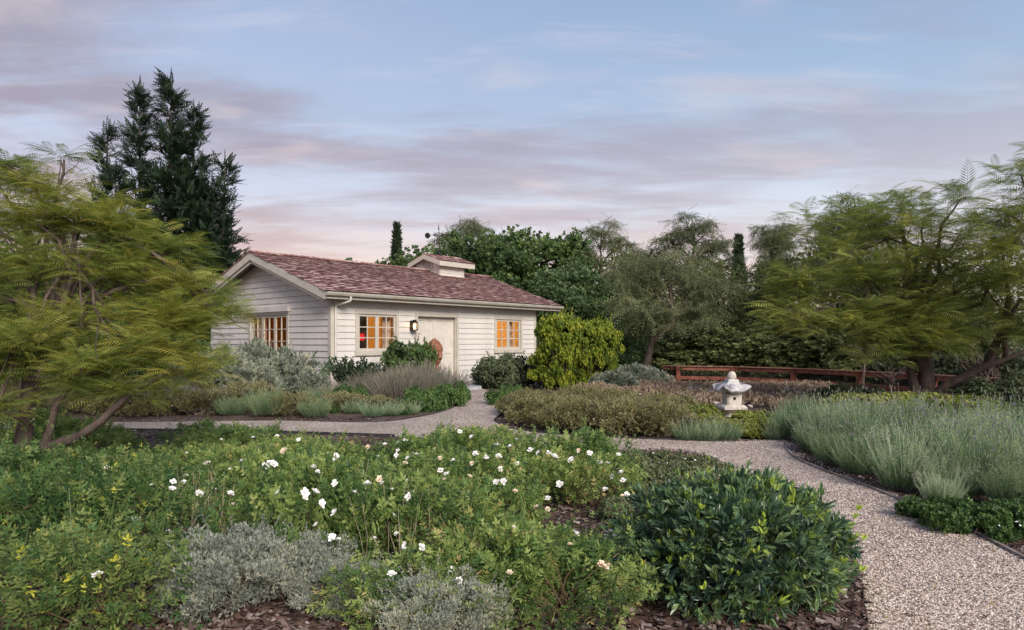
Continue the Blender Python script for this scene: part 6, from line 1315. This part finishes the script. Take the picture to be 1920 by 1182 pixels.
# ================================================================ planting along the cottage
def pl(kind, name, lb, cat, px, d, s, zs=1.0, group=None, sx=None): X, Y = at(px, d); return plant(kind, name, lb, cat, X, Y, px * .41, (s * (sx or 1), s, s * zs), group)
pl('yellow', 'yellow_green_shrub', 'big boxy yellow green shrub beside the right corner of the cottage', 'shrub', 1052, 20.6, .66, 1.52)
pl('yellow', 'yellow_green_shrub', 'narrower green half of the yellow green shrub next to the dark trees', 'shrub', 1112, 20.8, .62, 1.5)
pl('doorbush', 'evergreen_bush', 'grey green bush below the right front window, left half', 'shrub', 932, 21.2, 1.05, 1.05, 'bushes below the right front window'); pl('doorbush', 'evergreen_bush', 'grey green bush below the right front window, right half', 'shrub', 972, 21.8, 1.05, 1.05, 'bushes below the right front window')
pl('round', 'round_bush', 'round dark green bush between the left front window and the door', 'shrub', 770, 19.9, 1.02, 1.38)
pl('darkup', 'upright_bush', 'dark glossy bush with upright branches below the left front window', 'shrub', 658, 18.6, .95, .98, 'dark upright bushes at the cottage corner'); pl('darkup', 'upright_bush', 'smaller dark upright bush right of the first below the window', 'shrub', 700, 19.2, .8, .92, 'dark upright bushes at the cottage corner')
SG = 'silver leaved shrubs by the gable'
for px, d, s, zs, lb in ((430, 17.2, 1.1, 1.2, 'silvery shrub at the foot of the gable, leftmost'), (490, 18.3, 1.1, 1.35, 'silvery shrub under the gable window'), (540, 17.2, 1.05, 1.1, 'silvery shrub right of the gable window'), (460, 15.8, 1.0, 1.0, 'silvery shrub in front of the gable ones'), (575, 16.4, .8, .9, 'silvery shrub near the cottage corner'), (375, 15.8, 1.0, 1.1, 'silvery shrub behind the feathery tips')): pl('sage', 'silver_leaved_shrub', lb, 'shrub', px, d, s, zs, SG)
pl('rosemary', 'rosemary_bush', 'upright dark rosemary leaning right at the gable corner', 'shrub', 578, 17.6, 1.0, 1.15)
pl('round', 'green_bush', 'grey green bush filling the base of the gable wall', 'shrub', 510, 18.6, 1.0, 1.05)
PGp = 'purple grey wispy plants before the door'
for px, d, s, zs, lb in ((700, 16.3, 1.0, 1.0, 'wispy purple grey plant left of the group'), (745, 15.6, 1.05, 1.05, 'wispy purple grey plant below the round bush'), (790, 16.3, 1.1, 1.15, 'wispy purple grey plant below the terracotta head'), (825, 17.0, 1.0, 1.1, 'wispy purple grey plant in front of the door'), (760, 17.2, 1.0, 1.1, 'wispy purple grey plant behind the others'), (630, 15.5, .85, .8, 'wispy purple grey plant in front of the cottage corner'), (330, 14.8, .9, .8, 'wispy purple grey plant near the left path'), (420, 14.4, .8, .75, 'wispy purple grey plant between the lavenders')): pl('purple', 'wispy_plant', lb, 'plant', px, d, s, zs, PGp)
for px, d, s, zs, lb in ((835, 15.2, .95, 1.9, 'fresh green clump beside the cottage path'), (790, 14.4, 1.0, 1.7, 'fresh green clump at the bend of the cottage path'), (850, 16.5, .8, 2.2, 'fresh green clump close to the step'), (650, 15.0, .9, 2.0, 'fresh green clump below the upright bushes'), (740, 13.6, .7, 1.3, 'low green clump on the path edge below the window'), (610, 13.9, .7, 1.5, 'low green clump between two lavenders')): cover_plant('cover1', 'green_clump', lb, 'groundcover', px, d, s, 'green clumps left of the cottage path', zs, 0)
for px, d, s, zs, lb in ((545, 13.4, 1.0, .9, 'mixed olive shrub between the green lavenders'), (470, 14.2, 1.1, 1.1, 'mixed olive shrub behind the large green lavender'), (380, 13.6, 1.0, .95, 'mixed olive shrub below the feathery tips'), (640, 14.0, .9, .9, 'mixed olive shrub below the cottage corner'), (700, 14.2, .8, .8, 'mixed olive shrub in front of the wispy plants')): pl('olive0', 'olive_brown_shrub', lb, 'shrub', px, d, s, zs, 'mixed olive shrubs along the far path')
LL = 'green lavenders beside the far path'
for i, (px, d, s, zs, lb) in enumerate(((500, 13.1, 1.1, 1.15, 'large soft green lavender below the gable'), (590, 12.9, .85, 1.0, 'soft green lavender at the path edge'), (435, 13.3, .9, 1.0, 'feathery green lavender below the tree tips'), (700, 12.95, .75, 1.0, 'small blue green lavender at the path edge below the window'), (735, 13.2, .7, .95, 'small blue green lavender right of its twin'), (665, 13.6, .8, 1.0, 'blue green lavender behind the path edge'), (770, 13.5, .7, .9, 'blue green lavender near the green clump'), (590, 14.6, .9, 1.2, 'blue green lavender in the second row'))): pl('lavg0' if px < 620 else 'lavs0', 'green_lavender', lb, 'lavender', px, d, s, zs, LL)
WG = 'white flowering plants beyond the left path'
for px, d, s, lb in ((215, 13.6, 1.0, 'white starred plant at the path left end'), (265, 13.4, 1.0, 'white starred plant beside the feathery tree limb'), (315, 13.6, 1.0, 'white starred plant left of the lavenders'), (240, 15.0, 1.1, 'taller white starred plant at the back left'), (300, 15.2, 1.1, 'taller white starred plant at the back right'), (150, 14.0, 1.1, 'white starred plant seen behind the trunk'), (60, 14.5, 1.2, 'white starred plant behind the trunk base'), (10, 13.5, 1.1, 'white starred plant at the left edge')): cover_plant('olive1', 'white_starred_plant', lb, 'plant', px, d, s, WG, .9 if d < 14.5 else 1.2, 60, .018, .38, .5)
for px, d, s, zs, lb in ((120, 17, 1.5, 1.4, 'dark bush in the shade behind the left trunk'), (10, 17, 1.5, 1.4, 'dark bush at the far left in the shade'), (210, 17.5, 1.4, 1.3, 'dark bush behind the white starred plants'), (300, 18.5, 1.4, 1.4, 'dark bush left of the silvery shrubs'), (-90, 16, 1.6, 1.5, 'dark bush just outside the left edge')): pl('round', 'dark_bush', lb, 'shrub', px, d, s, zs, 'dark bushes in the shade at the left')
for px, d, s, zs, lb in ((110, 8.4, 1.0, 1.0, 'dark leafy rose bush right behind the forked trunk'), (180, 8.2, .95, .9, 'dark leafy rose bush under the leaning limb'), (225, 7.5, .75, .75, 'dark leafy rose bush left of the drip hose'), (20, 8.6, 1.1, 1.1, 'dark leafy rose bush behind the left trunk'), (150, 9.6, .9, .8, 'leafy rose bush by the left path behind the limb')): pl('rose0', 'rose_bush', lb, 'rose bush', px, d, s, zs, 'dark rose bushes under the left tree')
# undergrowth beyond the fence
for px, d, s, zs, lb in ((1250, 31, 1.6, 1.0, 'grey green bush beyond the fence left of the lantern'), (1400, 28.5, 1.2, .9, 'grey green bush beyond the fence right of the lantern'), (1540, 26, 1.4, 1.1, 'grey green bush beyond the fence below the olive tree'), (1680, 22.5, 1.3, 1.1, 'grey green bush beyond the fence behind the trunk'), (1800, 20.5, 1.4, 1.2, 'grey green bush beyond the fence behind the leaning limb'), (1920, 18.5, 1.3, 1.2, 'grey green bush beyond the right end of the fence')): pl('doorbush', 'background_bush', lb, 'shrub', px, d, s, zs, 'bushes beyond the fence')

pl('doorbush', 'background_bush', 'dark bush in the gap between the cottage corner and the yellow green shrub', 'shrub', 1022, 29.2, 1.3, 1.6)
# single yellow leaves and dry stalks among the front plants
for i, (px, d, lb) in enumerate(((640, 4.9, 'thin dry stalks rising between the silvery shrub and the roses'), (360, 4.6, 'thin dry stalks left of the silvery shrub'), (760, 4.2, 'thin dry stalks in the front roses'))):
    r_ = ss(300 + i); X, Y = at(px, d); g = Geo()
    for k in range(26):
        a = r_.rand() * 6.28; q = r_.rand() * .35; p0 = np.array([math.cos(a) * q, math.sin(a) * q, 0]); h = r_.uniform(.35, .62); e = p0 + np.array([r_.randn() * .09, r_.randn() * .09, h]); g.tube([p0, (p0 + e) / 2 + np.array([r_.randn() * .02, r_.randn() * .02, .02]), e], [.0025, .002, .0012], 3, cap=False)
    o = g.build('dry_stalks', M['stempale'], None, loc=(X, Y, 0)); tag(o, lb, 'dry stalks', 'dry stalks among the roses')
fp = gp(612, 1108); g = Geo()
for i in range(5):
    r_ = ss(320 + i); g.scatter(LEAF, np.array([[r_.randn() * .05, r_.randn() * .04, .03]]), rdir(r_, 1) * np.array([1, 1, .1]), np.array([[0, .2, 1.]]), .045, .9)
tag(g.build('fallen_petals', M['petal'], None, loc=(fp[0], fp[1], .02)), 'fallen white petals lying on the mulch right of the silvery shrub', 'petals')

r_ = ss(500); g = Geo(); n = 2600; px = r_.uniform(1185, 1560, n); py = 722 + 50 * r_.rand(n); PTS = np.array([(*gp(a, b_, -.05),) for a, b_ in zip(px, py)]); P = np.array([(x, y, bedz(x, y) + .02) for x, y in PTS])
g.scatter(UPT, P, unit(r_.randn(n, 3) * .6 + np.array([0, 0, 1.])), rdir(r_, n), r_.uniform(.06, .19, n), np.clip(r_.normal(.35, .2, n), 0, 1))
tag(g.build('dry_grass', L['dry'], kind='stuff'), 'dry brown grass and seedlings between the stones of the slope', 'grass')
for i in range(60):
    px = r_.uniform(1190, 1550); X, Y = gp(px, r_.uniform(722, 738), -.1); s = r_.uniform(.08, .17); o = link('stone', rocks[r_.randint(5)], rbo, (X, Y, bedz(X, Y) + .02)); o.rotation_euler = (r_.randn() * .3, r_.randn() * .3, r_.rand() * 6.28); o.scale = (s * 1.1, s, s)

r_ = ss(510); n = 900; px = r_.uniform(200, 1960, n); py = r_.uniform(790, 1180, n); d_ = H * F / (py - HY); x_ = (px - CX) / F * d_; kp = inpoly(x_, d_); x_, d_ = x_[kp], d_[kp]; k = len(x_); g = Geo(); a = r_.rand(k) * 6.28
g.scatter(LEAF, np.stack([x_, d_, np.full(k, .024)], 1), np.stack([np.cos(a), np.sin(a), r_.rand(k) * .2], 1), np.stack([r_.randn(k) * .3, r_.randn(k) * .3, np.ones(k)], 1), r_.uniform(.015, .035, k), r_.rand(k))
M['litter'] = tintmat('leaf litter', [(0, (.10, .055, .03)), (.5, (.22, .14, .06)), (1, (.33, .26, .10))], .8)
tag(g.build('fallen_leaves', M['litter'], kind='stuff'), 'small brown fallen leaves scattered over the gravel path', 'leaf litter')
n = 9000; i_ = r_.randint(len(E4) - 30, size=n) if False else None
EE = np.array(E3 + E4[:40]); j_ = r_.randint(0, len(EE), n); P = np.stack([EE[j_, 0] + r_.randn(n) * .10, EE[j_, 1] + r_.randn(n) * .10, np.full(n, .010)], 1); kp = (P[:, 1] > 2) & (P[:, 1] < 12); P = P[kp]; k = len(P); a = r_.rand(k) * 6.28; g = Geo()
g.scatter(OCT, P, np.stack([np.cos(a), np.sin(a), np.zeros(k)], 1), np.tile([0, 0, 1.], (k, 1)), r_.uniform(.005, .011, k), r_.rand(k))
tag(g.build('spilled_gravel', M['pebble'], kind='stuff'), 'stray gravel stones spilled along the edges of the path', 'gravel')
